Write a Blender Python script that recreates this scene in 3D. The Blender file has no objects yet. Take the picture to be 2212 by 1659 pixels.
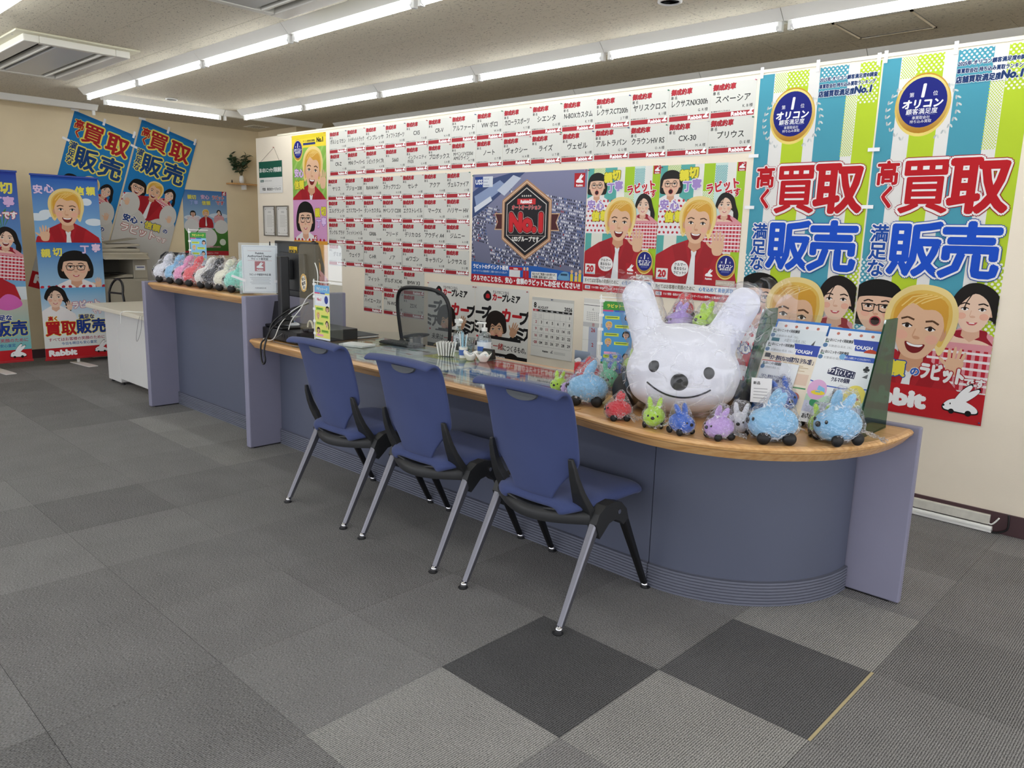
import bpy, bmesh, math, random
import numpy as np
from mathutils import Vector, Matrix, geometry, noise
random.seed(7)
S = bpy.context.scene
COL = S.collection
# ------------------------------------------------------------------ camera, world, exposure
f_px, yaw, pitch, roll, CH = 1667.445, -0.759112, 0.189488, 0.0280163, 1.3767
fw = Vector((math.sin(yaw)*math.cos(pitch), math.cos(yaw)*math.cos(pitch), -math.sin(pitch)))
rt = Vector((math.cos(yaw), -math.sin(yaw), 0)); up = rt.cross(fw)
r2 = rt*math.cos(roll)+up*math.sin(roll); u2 = -rt*math.sin(roll)+up*math.cos(roll)
cam_d = bpy.data.cameras.new('camera'); cam = bpy.data.objects.new('camera', cam_d); COL.objects.link(cam)
cam_d.sensor_width = 36.0; cam_d.lens = 36.0*f_px/2212; cam_d.clip_start = 0.05
cam.matrix_world = Matrix(((r2.x, u2.x, -fw.x, 0), (r2.y, u2.y, -fw.y, 0), (r2.z, u2.z, -fw.z, CH), (0, 0, 0, 1)))
S.camera = cam
W = bpy.data.worlds.new('daylight'); S.world = W; W.use_nodes = True
W.node_tree.nodes['Background'].inputs[0].default_value = (0.92, 0.94, 1.0, 1)
W.node_tree.nodes['Background'].inputs[1].default_value = 2.25     # overcast daylight through the shop front
TUBE_POWER = 15.0
S.view_settings.view_transform = 'Standard'; S.view_settings.look = 'None'
S.view_settings.gamma = 1.0; S.view_settings.use_curve_mapping = False
S.view_settings.exposure = 0.12
S.cycles.transparent_max_bounces = 16

# ------------------------------------------------------------------ helpers
def lin(c):
    if isinstance(c, str):
        c = c.lstrip('#'); c = tuple(int(c[i:i+2], 16)/255 for i in (0, 2, 4))
    return tuple((v/12.92 if v <= 0.04045 else ((v+0.055)/1.055)**2.4) for v in c[:3])
MATS = {}
def mat(name, col='#888888', rough=0.5, metal=0.0, bump=None, emis=None, var=None, spec=0.5, sheen=0, coat=0):
    """bump=(scale,strength,distance), var=(scale, amount) gentle colour noise"""
    if name in MATS: return MATS[name]
    m = bpy.data.materials.new(name); m.use_nodes = True; nt = m.node_tree; b = nt.nodes['Principled BSDF']
    L = lin(col); b.inputs['Base Color'].default_value = (*L, 1); b.inputs['Roughness'].default_value = rough
    b.inputs['Metallic'].default_value = metal; b.inputs['Specular IOR Level'].default_value = spec
    if sheen: b.inputs['Sheen Weight'].default_value = sheen
    if coat: b.inputs['Coat Weight'].default_value = coat; b.inputs['Coat Roughness'].default_value = .15
    if emis: b.inputs['Emission Color'].default_value = (*emis[0], 1); b.inputs['Emission Strength'].default_value = emis[1]
    tc = nt.nodes.new('ShaderNodeTexCoord')
    if bump:
        n = nt.nodes.new('ShaderNodeTexNoise'); n.inputs['Scale'].default_value = bump[0]; n.inputs['Detail'].default_value = 4
        bp = nt.nodes.new('ShaderNodeBump'); bp.inputs['Strength'].default_value = bump[1]; bp.inputs['Distance'].default_value = bump[2]
        nt.links.new(tc.outputs['Object'], n.inputs['Vector']); nt.links.new(n.outputs[0], bp.inputs['Height']); nt.links.new(bp.outputs[0], b.inputs['Normal'])
    if var:
        n = nt.nodes.new('ShaderNodeTexNoise'); n.inputs['Scale'].default_value = var[0]; n.inputs['Detail'].default_value = 5
        r = nt.nodes.new('ShaderNodeMapRange'); r.inputs[1].default_value = .3; r.inputs[2].default_value = .7
        r.inputs[3].default_value = 1-var[1]; r.inputs[4].default_value = 1+var[1]
        mx = nt.nodes.new('ShaderNodeVectorMath'); mx.operation = 'SCALE'; mx.inputs[0].default_value = L
        nt.links.new(tc.outputs['Object'], n.inputs['Vector']); nt.links.new(n.outputs[0], r.inputs[0]); nt.links.new(r.outputs[0], mx.inputs['Scale'])
        nt.links.new(mx.outputs[0], b.inputs['Base Color'])
    MATS[name] = m; return m
def clear_mat(name, tint='#ffffff', gloss=0.10, rough=0.05, crinkle=None, edge=0.35):
    """thin clear sheet: straight-through light plus a mirror share that grows at grazing angles"""
    m = bpy.data.materials.new(name); m.use_nodes = True; nt = m.node_tree; nt.nodes.remove(nt.nodes['Principled BSDF'])
    out = nt.nodes['Material Output']; t = nt.nodes.new('ShaderNodeBsdfTransparent'); t.inputs[0].default_value = (*lin(tint), 1)
    g = nt.nodes.new('ShaderNodeBsdfGlossy'); g.inputs['Roughness'].default_value = rough
    lw = nt.nodes.new('ShaderNodeLayerWeight'); lw.inputs[0].default_value = 0.25
    mr = nt.nodes.new('ShaderNodeMapRange'); mr.inputs[3].default_value = gloss; mr.inputs[4].default_value = edge+gloss
    mx = nt.nodes.new('ShaderNodeMixShader')
    nt.links.new(lw.outputs['Facing'], mr.inputs[0]); nt.links.new(mr.outputs[0], mx.inputs[0])
    nt.links.new(t.outputs[0], mx.inputs[1]); nt.links.new(g.outputs[0], mx.inputs[2]); nt.links.new(mx.outputs[0], out.inputs[0])
    if crinkle:      # creases of the film: wispy ridges tilt the mirror share; their glints are painted in as diffuse white
        sc, dist, amt = crinkle
        tc = nt.nodes.new('ShaderNodeTexCoord')
        def N(kind, **kw):
            n = nt.nodes.new(kind)
            for k_, v_ in kw.items(): setattr(n, k_, v_)
            return n
        def ridge(scale, stretch, width):
            mp = N('ShaderNodeMapping'); mp.inputs['Scale'].default_value = stretch; mp.inputs['Rotation'].default_value = (.5, .3, .8)
            n = N('ShaderNodeTexNoise'); n.inputs['Scale'].default_value = scale; n.inputs['Detail'].default_value = 1.5; n.inputs['Distortion'].default_value = .6
            sb = N('ShaderNodeMath', operation='SUBTRACT'); sb.inputs[1].default_value = .5; ab = N('ShaderNodeMath', operation='ABSOLUTE')
            mr_ = N('ShaderNodeMapRange', interpolation_type='SMOOTHSTEP'); mr_.inputs[1].default_value = 0; mr_.inputs[2].default_value = width; mr_.inputs[3].default_value = 1; mr_.inputs[4].default_value = 0
            nt.links.new(tc.outputs['Object'], mp.inputs[0]); nt.links.new(mp.outputs[0], n.inputs['Vector']); nt.links.new(n.outputs[0], sb.inputs[0]); nt.links.new(sb.outputs[0], ab.inputs[0]); nt.links.new(ab.outputs[0], mr_.inputs[0]); return mr_.outputs[0]
        r1 = ridge(sc, (1, .35, 1), .022); r2_ = ridge(sc*1.3, (.3, 1, 1), .020)
        mxm = N('ShaderNodeMath', operation='MAXIMUM'); nt.links.new(r1, mxm.inputs[0]); nt.links.new(r2_, mxm.inputs[1])
        br = N('ShaderNodeTexNoise'); br.inputs['Scale'].default_value = sc*.9; nt.links.new(tc.outputs['Object'], br.inputs['Vector'])
        bm_ = N('ShaderNodeMapRange'); bm_.inputs[1].default_value = .44; bm_.inputs[2].default_value = .6; nt.links.new(br.outputs[0], bm_.inputs[0])
        mu = N('ShaderNodeMath', operation='MULTIPLY'); nt.links.new(mxm.outputs[0], mu.inputs[0]); nt.links.new(bm_.outputs[0], mu.inputs[1])
        bp = N('ShaderNodeBump'); bp.inputs['Strength'].default_value = 1; bp.inputs['Distance'].default_value = dist
        hh_ = N('ShaderNodeMath', operation='MULTIPLY_ADD'); hh_.inputs[1].default_value = 2.0; nt.links.new(br.outputs[0], hh_.inputs[0]); nt.links.new(mu.outputs[0], hh_.inputs[2])
        nt.links.new(hh_.outputs[0], bp.inputs['Height']); nt.links.new(bp.outputs[0], g.inputs['Normal'])
        ma = N('ShaderNodeMath', operation='MULTIPLY_ADD', use_clamp=True); ma.inputs[1].default_value = amt; nt.links.new(mu.outputs[0], ma.inputs[0]); ma.inputs[2].default_value = 0
        df = N('ShaderNodeBsdfDiffuse'); df.inputs[0].default_value = (.95, .96, 1, 1); tl = N('ShaderNodeBsdfTranslucent'); tl.inputs[0].default_value = (.9, .9, .95, 1); ads = N('ShaderNodeMixShader'); ads.inputs[0].default_value = .3
        nt.links.new(df.outputs[0], ads.inputs[1]); nt.links.new(tl.outputs[0], ads.inputs[2])
        m2_ = N('ShaderNodeMixShader'); nt.links.new(ma.outputs[0], m2_.inputs[0]); nt.links.new(mx.outputs[0], m2_.inputs[1]); nt.links.new(ads.outputs[0], m2_.inputs[2]); nt.links.new(m2_.outputs[0], out.inputs[0])
    return m

class MB:
    def __init__(s): s.v = []; s.f = []
    def add(s, v, f):
        o = len(s.v); s.v += [tuple(p) for p in v]; s.f += [tuple(i+o for i in q) for q in f]; return s
    def box(s, x0, x1, y0, y1, z0, z1):
        v = [(x, y, z) for z in (z0, z1) for y in (y0, y1) for x in (x0, x1)]
        return s.add(v, [(0, 2, 3, 1), (4, 5, 7, 6), (0, 1, 5, 4), (2, 6, 7, 3), (0, 4, 6, 2), (1, 3, 7, 5)])
    def prism(s, pts, axis, a, b):
        """extrude a 2D outline along axis x/y/z from a to b"""
        def P(p, t): return {'x': (t, p[0], p[1]), 'y': (p[0], t, p[1]), 'z': (p[0], p[1], t)}[axis]
        n = len(pts); v = [P(p, a) for p in pts]+[P(p, b) for p in pts]
        tri = geometry.tessellate_polygon([[Vector((p[0], p[1], 0)) for p in pts]])
        f = [tuple(t) for t in tri]+[tuple(n+i for i in reversed(t)) for t in tri]
        f += [(i, (i+1) % n, (i+1) % n+n, i+n) for i in range(n)]
        return s.add(v, f)
    def tube(s, path, r, n=8, cap=True):
        path = [Vector(p) for p in path]; rs = r if isinstance(r, (list, tuple)) else [r]*len(path); v = []; f = []
        ref = None
        for i, p in enumerate(path):
            d = (path[min(i+1, len(path)-1)]-path[max(i-1, 0)]).normalized()
            if ref is None: ref = d.orthogonal().normalized()
            ref = (ref-d*ref.dot(d)).normalized() if (ref-d*ref.dot(d)).length > 1e-6 else d.orthogonal().normalized()
            b = d.cross(ref)
            for k in range(n):
                a = 2*math.pi*k/n; v.append(p+(ref*math.cos(a)+b*math.sin(a))*rs[i])
        for i in range(len(path)-1):
            for k in range(n):
                k2 = (k+1) % n; f.append((i*n+k, i*n+k2, (i+1)*n+k2, (i+1)*n+k))
        if cap: f += [tuple(reversed(range(n))), tuple(range((len(path)-1)*n, len(path)*n))]
        return s.add(v, f)
    def lathe(s, prof, n=24, c=(0, 0, 0)):
        v = []; f = []
        for r, z in prof:
            for k in range(n): a = 2*math.pi*k/n; v.append((c[0]+r*math.cos(a), c[1]+r*math.sin(a), c[2]+z))
        for i in range(len(prof)-1):
            for k in range(n): k2 = (k+1) % n; f.append((i*n+k, i*n+k2, (i+1)*n+k2, (i+1)*n+k))
        f += [tuple(reversed(range(n))), tuple(range((len(prof)-1)*n, len(prof)*n))]
        return s.add(v, f)
    def ell(s, c, r, n=20, m=12, R=None):
        v = []; f = []; c = Vector(c)
        for i in range(m+1):
            t = math.pi*i/m
            for k in range(n):
                a = 2*math.pi*k/n; p = Vector((r[0]*math.sin(t)*math.cos(a), r[1]*math.sin(t)*math.sin(a), r[2]*math.cos(t)))
                if R: p = R @ p
                v.append(c+p)
        for i in range(m):
            for k in range(n): k2 = (k+1) % n; f.append((i*n+k, (i+1)*n+k, (i+1)*n+k2, i*n+k2))
        return s.add(v, f)
    def loft(s, rows, close=False):
        """rows of equal numbers of points -> sheet"""
        n = len(rows[0]); v = [p for r in rows for p in r]; f = []
        for i in range(len(rows)-1):
            for k in range(n-1 if not close else n):
                k2 = (k+1) % n; f.append((i*n+k, i*n+k2, (i+1)*n+k2, (i+1)*n+k))
        return s.add(v, f)
    def mesh(s, name, smooth=False):
        m = bpy.data.meshes.new(name); m.from_pydata([tuple(p) for p in s.v], [], s.f); m.validate(); m.update()
        bm = bmesh.new(); bm.from_mesh(m); bmesh.ops.recalc_face_normals(bm, faces=bm.faces); bm.to_mesh(m); bm.free()
        if smooth:
            m.polygons.foreach_set('use_smooth', [True]*len(m.polygons))
        return m
def obj(name, mb, m=None, parent=None, loc=(0, 0, 0), rot=(0, 0, 0), smooth=False, bevel=0, label=None, cat=None, group=None, kind=None, sol=0, sub=0, seg=2, auto=False):
    me = mb if isinstance(mb, bpy.types.Mesh) else mb.mesh(name, smooth)
    o = bpy.data.objects.new(name, me); COL.objects.link(o); o.location = loc; o.rotation_euler = rot
    if m and not me.materials: me.materials.append(m)
    if parent: o.parent = parent
    if sol: md = o.modifiers.new('s', 'SOLIDIFY'); md.thickness = sol; md.offset = 0
    if sub: md = o.modifiers.new('d', 'SUBSURF'); md.levels = sub; md.render_levels = sub
    if bevel: md = o.modifiers.new('b', 'BEVEL'); md.width = bevel; md.segments = seg; md.limit_method = 'ANGLE'; md.angle_limit = .6; md.harden_normals = False
    tag(o, label, cat, group, kind); return o
def tag(o, label=None, cat=None, group=None, kind=None):
    if label: o['label'] = label
    if cat: o['category'] = cat
    if group: o['group'] = group
    if kind: o['kind'] = kind
    return o
def thing(name, label, cat, loc=(0, 0, 0), rz=0, group=None):
    o = bpy.data.objects.new(name, None); COL.objects.link(o); o.empty_display_size = .05
    o.location = loc; o.rotation_euler = (0, 0, rz); return tag(o, label, cat, group)
def copy_tree(o, parent=None):
    c = o.copy(); COL.objects.link(c); c.parent = parent
    for ch in list(o.children): copy_tree(ch, c)
    return c
KC = 1.0345                                   # the ceiling plane and the far wall, scaled out from the camera
ZC = CH+1.1133*KC                             # ceiling height
XL = -8.7*KC                                  # far (left) wall
YW = 4.3                                      # partition with the cards
def zl(z): return CH+(z-CH)*KC

# ------------------------------------------------------------------ materials
m_wall = mat('wallpaper cream', '#e2d1ae', .85, bump=(180, .25, .002), var=(3, .03))
m_part = mat('partition cream', '#eadfcc', .8, bump=(160, .2, .002), var=(2.5, .035))
m_white = mat('white plastic', '#e6e6e2', .4)
m_fix = mat('fixture enamel', '#e8e6de', .35)
m_black = mat('black plastic', '#0c0c0e', .4)
m_dark = mat('charcoal plastic', '#1d1e20', .5, bump=(60, .1, .001))
m_chrome = mat('chrome', '#c8c8cc', .15, metal=1)
m_leg = mat('brushed dark metal', '#77777e', .34, metal=.8)
m_blue = mat('blue seat fabric', '#36426f', .85, bump=(900, .3, .0006), sheen=.1, var=(6, .05))
m_grey = mat('grey laminate', '#858499', .45, var=(5, .03), bump=(40, .05, .001))
m_slate = mat('slate blue laminate', '#575c6e', .42, var=(3, .03), bump=(30, .04, .001))
m_kick = mat('ribbed kickboard', '#6b6e7c', .4, var=(6, .05))
m_desk = mat('pale desk laminate', '#d4d4d2', .4)
m_desk2 = mat('desk top beige', '#cfc9b9', .4)
m_mfp = mat('copier plastic', '#a49d8c', .5)
m_mfpd = mat('copier inside', '#5c584e', .6)
m_brown = mat('brown vinyl base', '#4a3236', .5, var=(5, .06))
m_duct = mat('cable duct', '#d2cfc4', .45, var=(30, .08))
m_tape = mat('frosted tape', '#e9e9ea', .35)
m_clear = clear_mat('clear acrylic', '#fbfdfd', .035, .02, edge=.35)
m_green = clear_mat('green acrylic', '#4fa184', .05, .03, edge=.3)
m_bag = clear_mat('crinkled film', '#fbfbfe', .09, .14, crinkle=(4.5, .03, .75), edge=.34)
m_bagbig = clear_mat('crinkled film large', '#fcfcff', .05, .17, crinkle=(9, .004, .45), edge=.34)
m_eye = mat('black plush', '#0b0b0c', .55)
def wood():
    m = mat('beech edge', '#c79358', .32, coat=.3); nt = m.node_tree; b = nt.nodes['Principled BSDF']
    tc = nt.nodes['Texture Coordinate']; mp = nt.nodes.new('ShaderNodeMapping'); mp.inputs['Scale'].default_value = (1.2, 18, 18)
    n = nt.nodes.new('ShaderNodeTexNoise'); n.inputs['Scale'].default_value = 4; n.inputs['Detail'].default_value = 6
    r = nt.nodes.new('ShaderNodeValToRGB'); r.color_ramp.elements[0].color = (*lin('#c08c52'), 1); r.color_ramp.elements[1].color = (*lin('#deb27a'), 1)
    r.color_ramp.elements[0].position = .3; r.color_ramp.elements[1].position = .7
    nt.links.new(tc.outputs['Object'], mp.inputs[0]); nt.links.new(mp.outputs[0], n.inputs['Vector']); nt.links.new(n.outputs[0], r.inputs[0]); nt.links.new(r.outputs[0], b.inputs['Base Color'])
    return m
m_wood = wood()
def mesh_mat(name, col, scale):
    m = clear_mat(name); nt = m.node_tree; nt.nodes.clear()
    out = nt.nodes.new('ShaderNodeOutputMaterial'); t = nt.nodes.new('ShaderNodeBsdfTransparent'); d = nt.nodes.new('ShaderNodeBsdfDiffuse'); d.inputs[0].default_value = (*lin(col), 1)
    mx = nt.nodes.new('ShaderNodeMixShader'); mx.inputs[0].default_value = scale
    nt.links.new(t.outputs[0], mx.inputs[1]); nt.links.new(d.outputs[0], mx.inputs[2]); nt.links.new(mx.outputs[0], out.inputs[0]); return m
m_mesh = mesh_mat('grey seat mesh', '#6b6f70', .66)
def print_mat(name, rough, fabric=False):
    m = mat(name, '#ffffff', rough, spec=.3); nt = m.node_tree; b = nt.nodes['Principled BSDF']
    a = nt.nodes.new('ShaderNodeVertexColor'); a.layer_name = 'Col'; nt.links.new(a.outputs[0], b.inputs['Base Color'])
    if fabric:
        tc = nt.nodes['Texture Coordinate']; n = nt.nodes.new('ShaderNodeTexNoise'); n.inputs['Scale'].default_value = 2.2; n.inputs['Detail'].default_value = 2
        bp = nt.nodes.new('ShaderNodeBump'); bp.inputs['Strength'].default_value = .5; bp.inputs['Distance'].default_value = .06
        nt.links.new(tc.outputs['Object'], n.inputs['Vector']); nt.links.new(n.outputs[0], bp.inputs['Height']); nt.links.new(bp.outputs[0], b.inputs['Normal'])
    return m
m_print = print_mat('printed paper', .55); m_cloth = print_mat('printed cloth', .8, True)

# ------------------------------------------------------------------ room shell
floor = obj('floor', MB().box(XL-.3, 3.6, -4.5, 6.4, -.12, -.006), mat('floor slab', '#3a3a3b', .9), kind='structure')
def carpet(name, base, amp):
    m = mat(name, base, .95); nt = m.node_tree; b = nt.nodes['Principled BSDF']; tc = nt.nodes['Texture Coordinate']
    geo = nt.nodes.new('ShaderNodeNewGeometry'); oi = nt.nodes.new('ShaderNodeObjectInfo')
    wv = nt.nodes.new('ShaderNodeTexWave'); wv.wave_type = 'BANDS'; wv.bands_direction = 'X'; wv.inputs['Scale'].default_value = 45; wv.inputs['Distortion'].default_value = 1.2
    wv.inputs['Detail'].default_value = 3; wv.inputs['Detail Scale'].default_value = 2.5
    n = nt.nodes.new('ShaderNodeTexNoise'); n.inputs['Scale'].default_value = 420; n.inputs['Detail'].default_value = 2
    mp = nt.nodes.new('ShaderNodeMapping'); mp.inputs['Scale'].default_value = (1, .35, 1)
    nt.links.new(geo.outputs['Position'], wv.inputs['Vector']); nt.links.new(geo.outputs['Position'], mp.inputs[0]); nt.links.new(mp.outputs[0], n.inputs['Vector'])
    n3 = nt.nodes.new('ShaderNodeTexNoise'); n3.inputs['Scale'].default_value = 5; n3.inputs['Detail'].default_value = 4; nt.links.new(geo.outputs['Position'], n3.inputs['Vector'])
    def mth(op, a, bb):
        k = nt.nodes.new('ShaderNodeMath'); k.operation = op
        for i, s in ((0, a), (1, bb)):
            if isinstance(s, (int, float)): k.inputs[i].default_value = s
            else: nt.links.new(s, k.inputs[i])
        return k.outputs[0]
    rib = mth('MULTIPLY', mth('SUBTRACT', wv.outputs['Fac'], .45), amp)
    fl = mth('MULTIPLY', mth('SUBTRACT', n.outputs[0], .5), 3.2)
    pt = mth('MULTIPLY', mth('SUBTRACT', n3.outputs[0], .5), .35)
    rnd = mth('MULTIPLY', mth('SUBTRACT', oi.outputs['Random'], .5), .34)
    tot = mth('ADD', mth('ADD', mth('ADD', rib, fl), mth('ADD', pt, rnd)), 1.0)
    mx = nt.nodes.new('ShaderNodeVectorMath'); mx.operation = 'SCALE'; mx.inputs[0].default_value = lin(base); nt.links.new(tot, mx.inputs['Scale'])
    nt.links.new(mx.outputs[0], b.inputs['Base Color'])
    bp = nt.nodes.new('ShaderNodeBump'); bp.inputs['Strength'].default_value = .6; bp.inputs['Distance'].default_value = .003
    nt.links.new(mth('ADD', wv.outputs['Fac'], n.outputs[0]), bp.inputs['Height']); nt.links.new(bp.outputs[0], b.inputs['Normal'])
    return m
mc = [carpet('carpet grey', '#777675', 1.0), carpet('carpet dark', '#525253', 1.0), carpet('carpet light', '#888784', 1.0)]
tm = []
for k in range(3):
    me = MB().box(.0007, .4993, .0007, .4993, -.006, 0).mesh('carpet_tile'); me.materials.append(mc[k]); tm.append(me)
TX, TY = -1.218, 1.5165
def shade(i, j):
    if (i, j) in ((-1, 0), (0, 1), (-7, 5)): return 1
    if (i, j) in ((-1, -1), (0, 0), (-8, 1), (-9, 2), (-7, 1), (0, 2), (-9, 1)): return 2
    return 0
nt_ = 0
for i in range(-16, 6):
    for j in range(-3, 10):
        if i > 2 and j > 7: continue
        cx, cy = TX+.5*i+.25, TY+.5*j+.25
        d = (cx*fw.x+cy*fw.y); s = abs(cx*rt.x+cy*rt.y)
        if d < .55 or s > d*.75+.75 or cy > YW+.35 and cx > -7.6: continue
        if cx < XL or cy > 5.0: continue
        o = obj('carpet_tile', tm[shade(i, j)], parent=floor, loc=(TX+.5*i, TY+.5*j, 0)); nt_ += 1
strip = obj('seam_adhesive', MB().box(TX+.4955, TX+.5045, TY+.5, TY+1.0, -.001, .0008), mat('dried adhesive', '#b9ab83', .6), floor)

def wall(name, a, b, y=True, m=m_wall, z1=ZC+.05, **k): return obj(name, MB().box(*a, *b, 0, z1), m, kind='structure')
w_left = wall('wall_left', (XL-.12, XL), (-1.0, 6.2))
part_w = obj('wall_partition', MB().box(-7.963, 1.9, YW, YW+.1, 0, 2.325), m_part, kind='structure')
obj('trim_1', MB().box(-7.51, 1.9, YW-.006, YW+.106, 2.318, 2.336), mat('trim cream', '#e3dcc6', .5), kind='structure')
wall('wall_back', (-8.99*KC, 2.6), (5.16, 5.26))
obj('wall_corner', MB().box(XL, -7.86*KC, 4.73*KC, 5.16, 0, ZC+.05), m_wall, kind='structure')
obj('baseboard_partition', MB().box(-7.9, 1.9, YW-.012, YW, 0, .105), m_brown, bevel=.002, kind='structure')
obj('baseboard_left', MB().box(XL, XL+.012, -1.0, 4.9, 0, .09), m_brown, kind='structure')
# ceiling with board joints
ceil = obj('ceiling', MB().box(XL-.12, 3.6, -4.5, 5.3, ZC+.004, ZC+.12), mat('ceiling void', '#55524a', .9), kind='structure')
def ceil_mat():
    m = mat('mineral board', '#d3cab5', .9, bump=(120, .3, .002)); nt = m.node_tree; b = nt.nodes['Principled BSDF']
    geo = nt.nodes.new('ShaderNodeNewGeometry')
    mp = nt.nodes.new('ShaderNodeMapping'); mp.inputs['Scale'].default_value = (1, 2.2, 1)
    v = nt.nodes.new('ShaderNodeTexNoise'); v.inputs['Scale'].default_value = 60; v.inputs['Detail'].default_value = 3; v.inputs['Distortion'].default_value = .8
    cr = nt.nodes.new('ShaderNodeValToRGB'); cr.color_ramp.elements[0].position = .35; cr.color_ramp.elements[0].color = (*lin('#8a8274'), 1)
    cr.color_ramp.elements[1].position = .385; cr.color_ramp.elements[1].color = (*lin('#d3cab5'), 1)
    nt.links.new(geo.outputs['Position'], mp.inputs[0]); nt.links.new(mp.outputs[0], v.inputs['Vector']); nt.links.new(v.outputs[0], cr.inputs[0]); nt.links.new(cr.outputs[0], b.inputs['Base Color'])
    return m
cm = ceil_mat()
BX, BY = .775*KC, .3925*KC
me = MB().box(.001, BX-.001, .001, BY-.001, 0, .006).mesh('ceiling_board'); me.materials.append(cm)
x0 = -4.165*KC; y0 = 1.46*KC; nb = 0; far = MB()
for j in range(-10, 10):
    for i in range(-7, 9):
        xx, yy = x0+BX*(i+(.5 if j % 2 else 0)), y0+BY*j
        if xx < XL-.8 or xx > 3 or yy > 5.1: continue
        cx, cy = xx+BX/2, yy+BY/2; d = cx*fw.x+cy*fw.y; s = abs(cx*rt.x+cy*rt.y)
        if d > 1.2 and s < d*.75+.6 and nb < 290:
            obj('ceiling_board', me, parent=ceil, loc=(xx, yy, ZC)); nb += 1
        else: far.box(xx+.001, xx+BX-.001, yy+.001, yy+BY-.001, ZC, ZC+.006)
obj('ceiling_board_field', far, cm, ceil, kind='stuff')

# ------------------------------------------------------------------ strip lights
m_tube = mat('tube lit', '#ffffff', .5, emis=((.93, .97, 1.0), TUBE_POWER))
m_cap = mat('tube cap', '#d8d8d8', .4)
PIT = 1.126
def fixture_proto(lit, label, group):
    t = thing('fluorescent_fixture', label, 'ceiling light', group=group)
    L = PIT
    prof = [(-.078, 0), (.078, 0), (.030, -.052), (-.030, -.052)]
    obj('housing', MB().prism(prof, 'x', .002, L-.002), m_fix, t)
    for x in (.015, L-.040):
        obj('lamp_holder', MB().box(x, x+.025, -.014, .014, -.094, -.050), m_white, t, bevel=.003)
    if lit:
        tb = obj('tube', MB().tube([(.042, 0, -.074), (L-.042, 0, -.074)], .0150, 14), m_tube, t, smooth=True)
        for a in (.03, L-.046): obj('end_cap', MB().tube([(a, 0, -.074), (a+.016, 0, -.074)], .0155, 12), m_cap, t)
    return t
ordn = ['first', 'second', 'third', 'fourth', 'fifth', 'sixth', 'seventh', 'eighth', 'ninth', 'tenth', 'eleventh', 'twelfth', 'thirteenth', 'fourteenth', 'fifteenth']
proto = None
rowdef = [(2.527, -7.591, 8, 'lit batten in the middle ceiling row, %s from the far wall', 'lit tubes of the middle ceiling row'),
          (3.955, -7.543, 8, 'lit batten in the row above the counter, %s from the far wall', 'lit tubes of the row above the staff side'),
          (1.24, -7.591, 8, 'lit batten in the row over the open floor, %s from the far wall', 'lit tubes over the open floor'),
          (-.3, -7.591, 8, 'added unseen lit batten over the shop front, %s from the far wall', 'added unseen lit tubes over the shop front'),  # this row and the next lie behind the camera, added for their light
          (-1.8, -7.591, 8, 'added unseen lit batten in the row by the entrance, %s from the far wall', 'added unseen lit tubes by the entrance')]
for ri, (yy, xs, n, lab, grp) in enumerate(rowdef):
    for k in range(n):
        if proto is None: proto = o = fixture_proto(True, '', grp)
        else: o = copy_tree(proto)
        o.location = (xs+PIT*k, yy, ZC); tag(o, lab % ordn[k], None, grp)
un = None
for k in range(8):
    if un is None: un = o = fixture_proto(False, '', '')
    else: o = copy_tree(un)
    o.location = (-7.26*KC+PIT*k, 5.04, ZC); tag(o, 'unlit white batten showing above the partition top, %s from the far wall' % ordn[k], None, 'unlit battens above the partition')
o = copy_tree(proto); o.location = (-7.47*KC, 2.60*KC, ZC); o.rotation_euler = (0, 0, math.pi/2); tag(o, 'white batten with lit tube running across, parallel to the far wall', None, 'battens parallel to the far wall')
o = copy_tree(un); o.location = (-7.47*KC, 2.60*KC+PIT, ZC); o.rotation_euler = (0, 0, math.pi/2); tag(o, 'unlit white batten continuing the crosswise lit tube towards the back corner', None, 'battens parallel to the far wall')
for k in range(2):
    o = copy_tree(un); o.location = (-8.26*KC, (2.82-.0)*KC-PIT*(k+1), ZC); o.rotation_euler = (0, 0, math.pi/2); tag(o, ('unlit white batten close to the far wall, its end beside the tilted banner' if k == 0 else 'unlit white batten along the far wall, cut by the frame'), None, 'battens parallel to the far wall')

# ------------------------------------------------------------------ other ceiling things
def cassette(loc, sx, sy, label):
    t = thing('air_conditioner', label, 'air conditioner', loc)
    obj('backing_frame', MB().box(-sx/2-.05, sx/2+.05, -sy/2-.05, sy/2+.05, -.012, 0), mat('aged cream', '#e4dfc4', .5), t, bevel=.004)
    b = MB(); x, y = sx/2, sy/2
    for a in ((-x, x, -y, -y+.09), (-x, x, y-.09, y), (-x, -x+.05, -y+.09, y-.09), (x-.05, x, -y+.09, y-.09), (-x+.05, x-.05, -y+.15, -y+.17), (-x+.05, x-.05, y-.17, y-.15)): b.box(*a, -.055, -.012)
    obj('casing', b, mat('ac white', '#e9e6da', .4), t, bevel=.006)
    obj('intake_panel', MB().box(-x+.05, x-.05, -y+.20, y-.20, -.052, -.03), mat('ac panel', '#c9cccb', .28), t, bevel=.005)
    obj('slot_void', MB().box(-x+.05, x-.05, -y+.09, y-.09, -.02, -.013), mat('ac void', '#15140f', .8), t)
    for s in (-1, 1): obj('louver', MB().box(-x+.08, x-.08, s*(y-.12)-.022, s*(y-.12)+.022, -.047, -.041), mat('ac louver', '#b9b6a8', .4), t, rot=(s*.35, 0, 0))
    for cx in (-x+.1, 0, x-.1):
        for cy in (-y-.03, y+.03): obj('screw', MB().lathe([(.006, -.016), (.006, -.012)], 8, (cx, cy, 0)), m_chrome, t)
    return t
cassette((-6.12*KC, 1.80*KC, ZC), 1.30, .63, 'white ceiling cassette air conditioner with grey intake panel left of the tubes')
c2 = cassette((-3.18*KC, 1.94*KC, ZC), 1.30, .63, 'ceiling cassette air conditioner cut off by the top edge of the photo')
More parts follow.
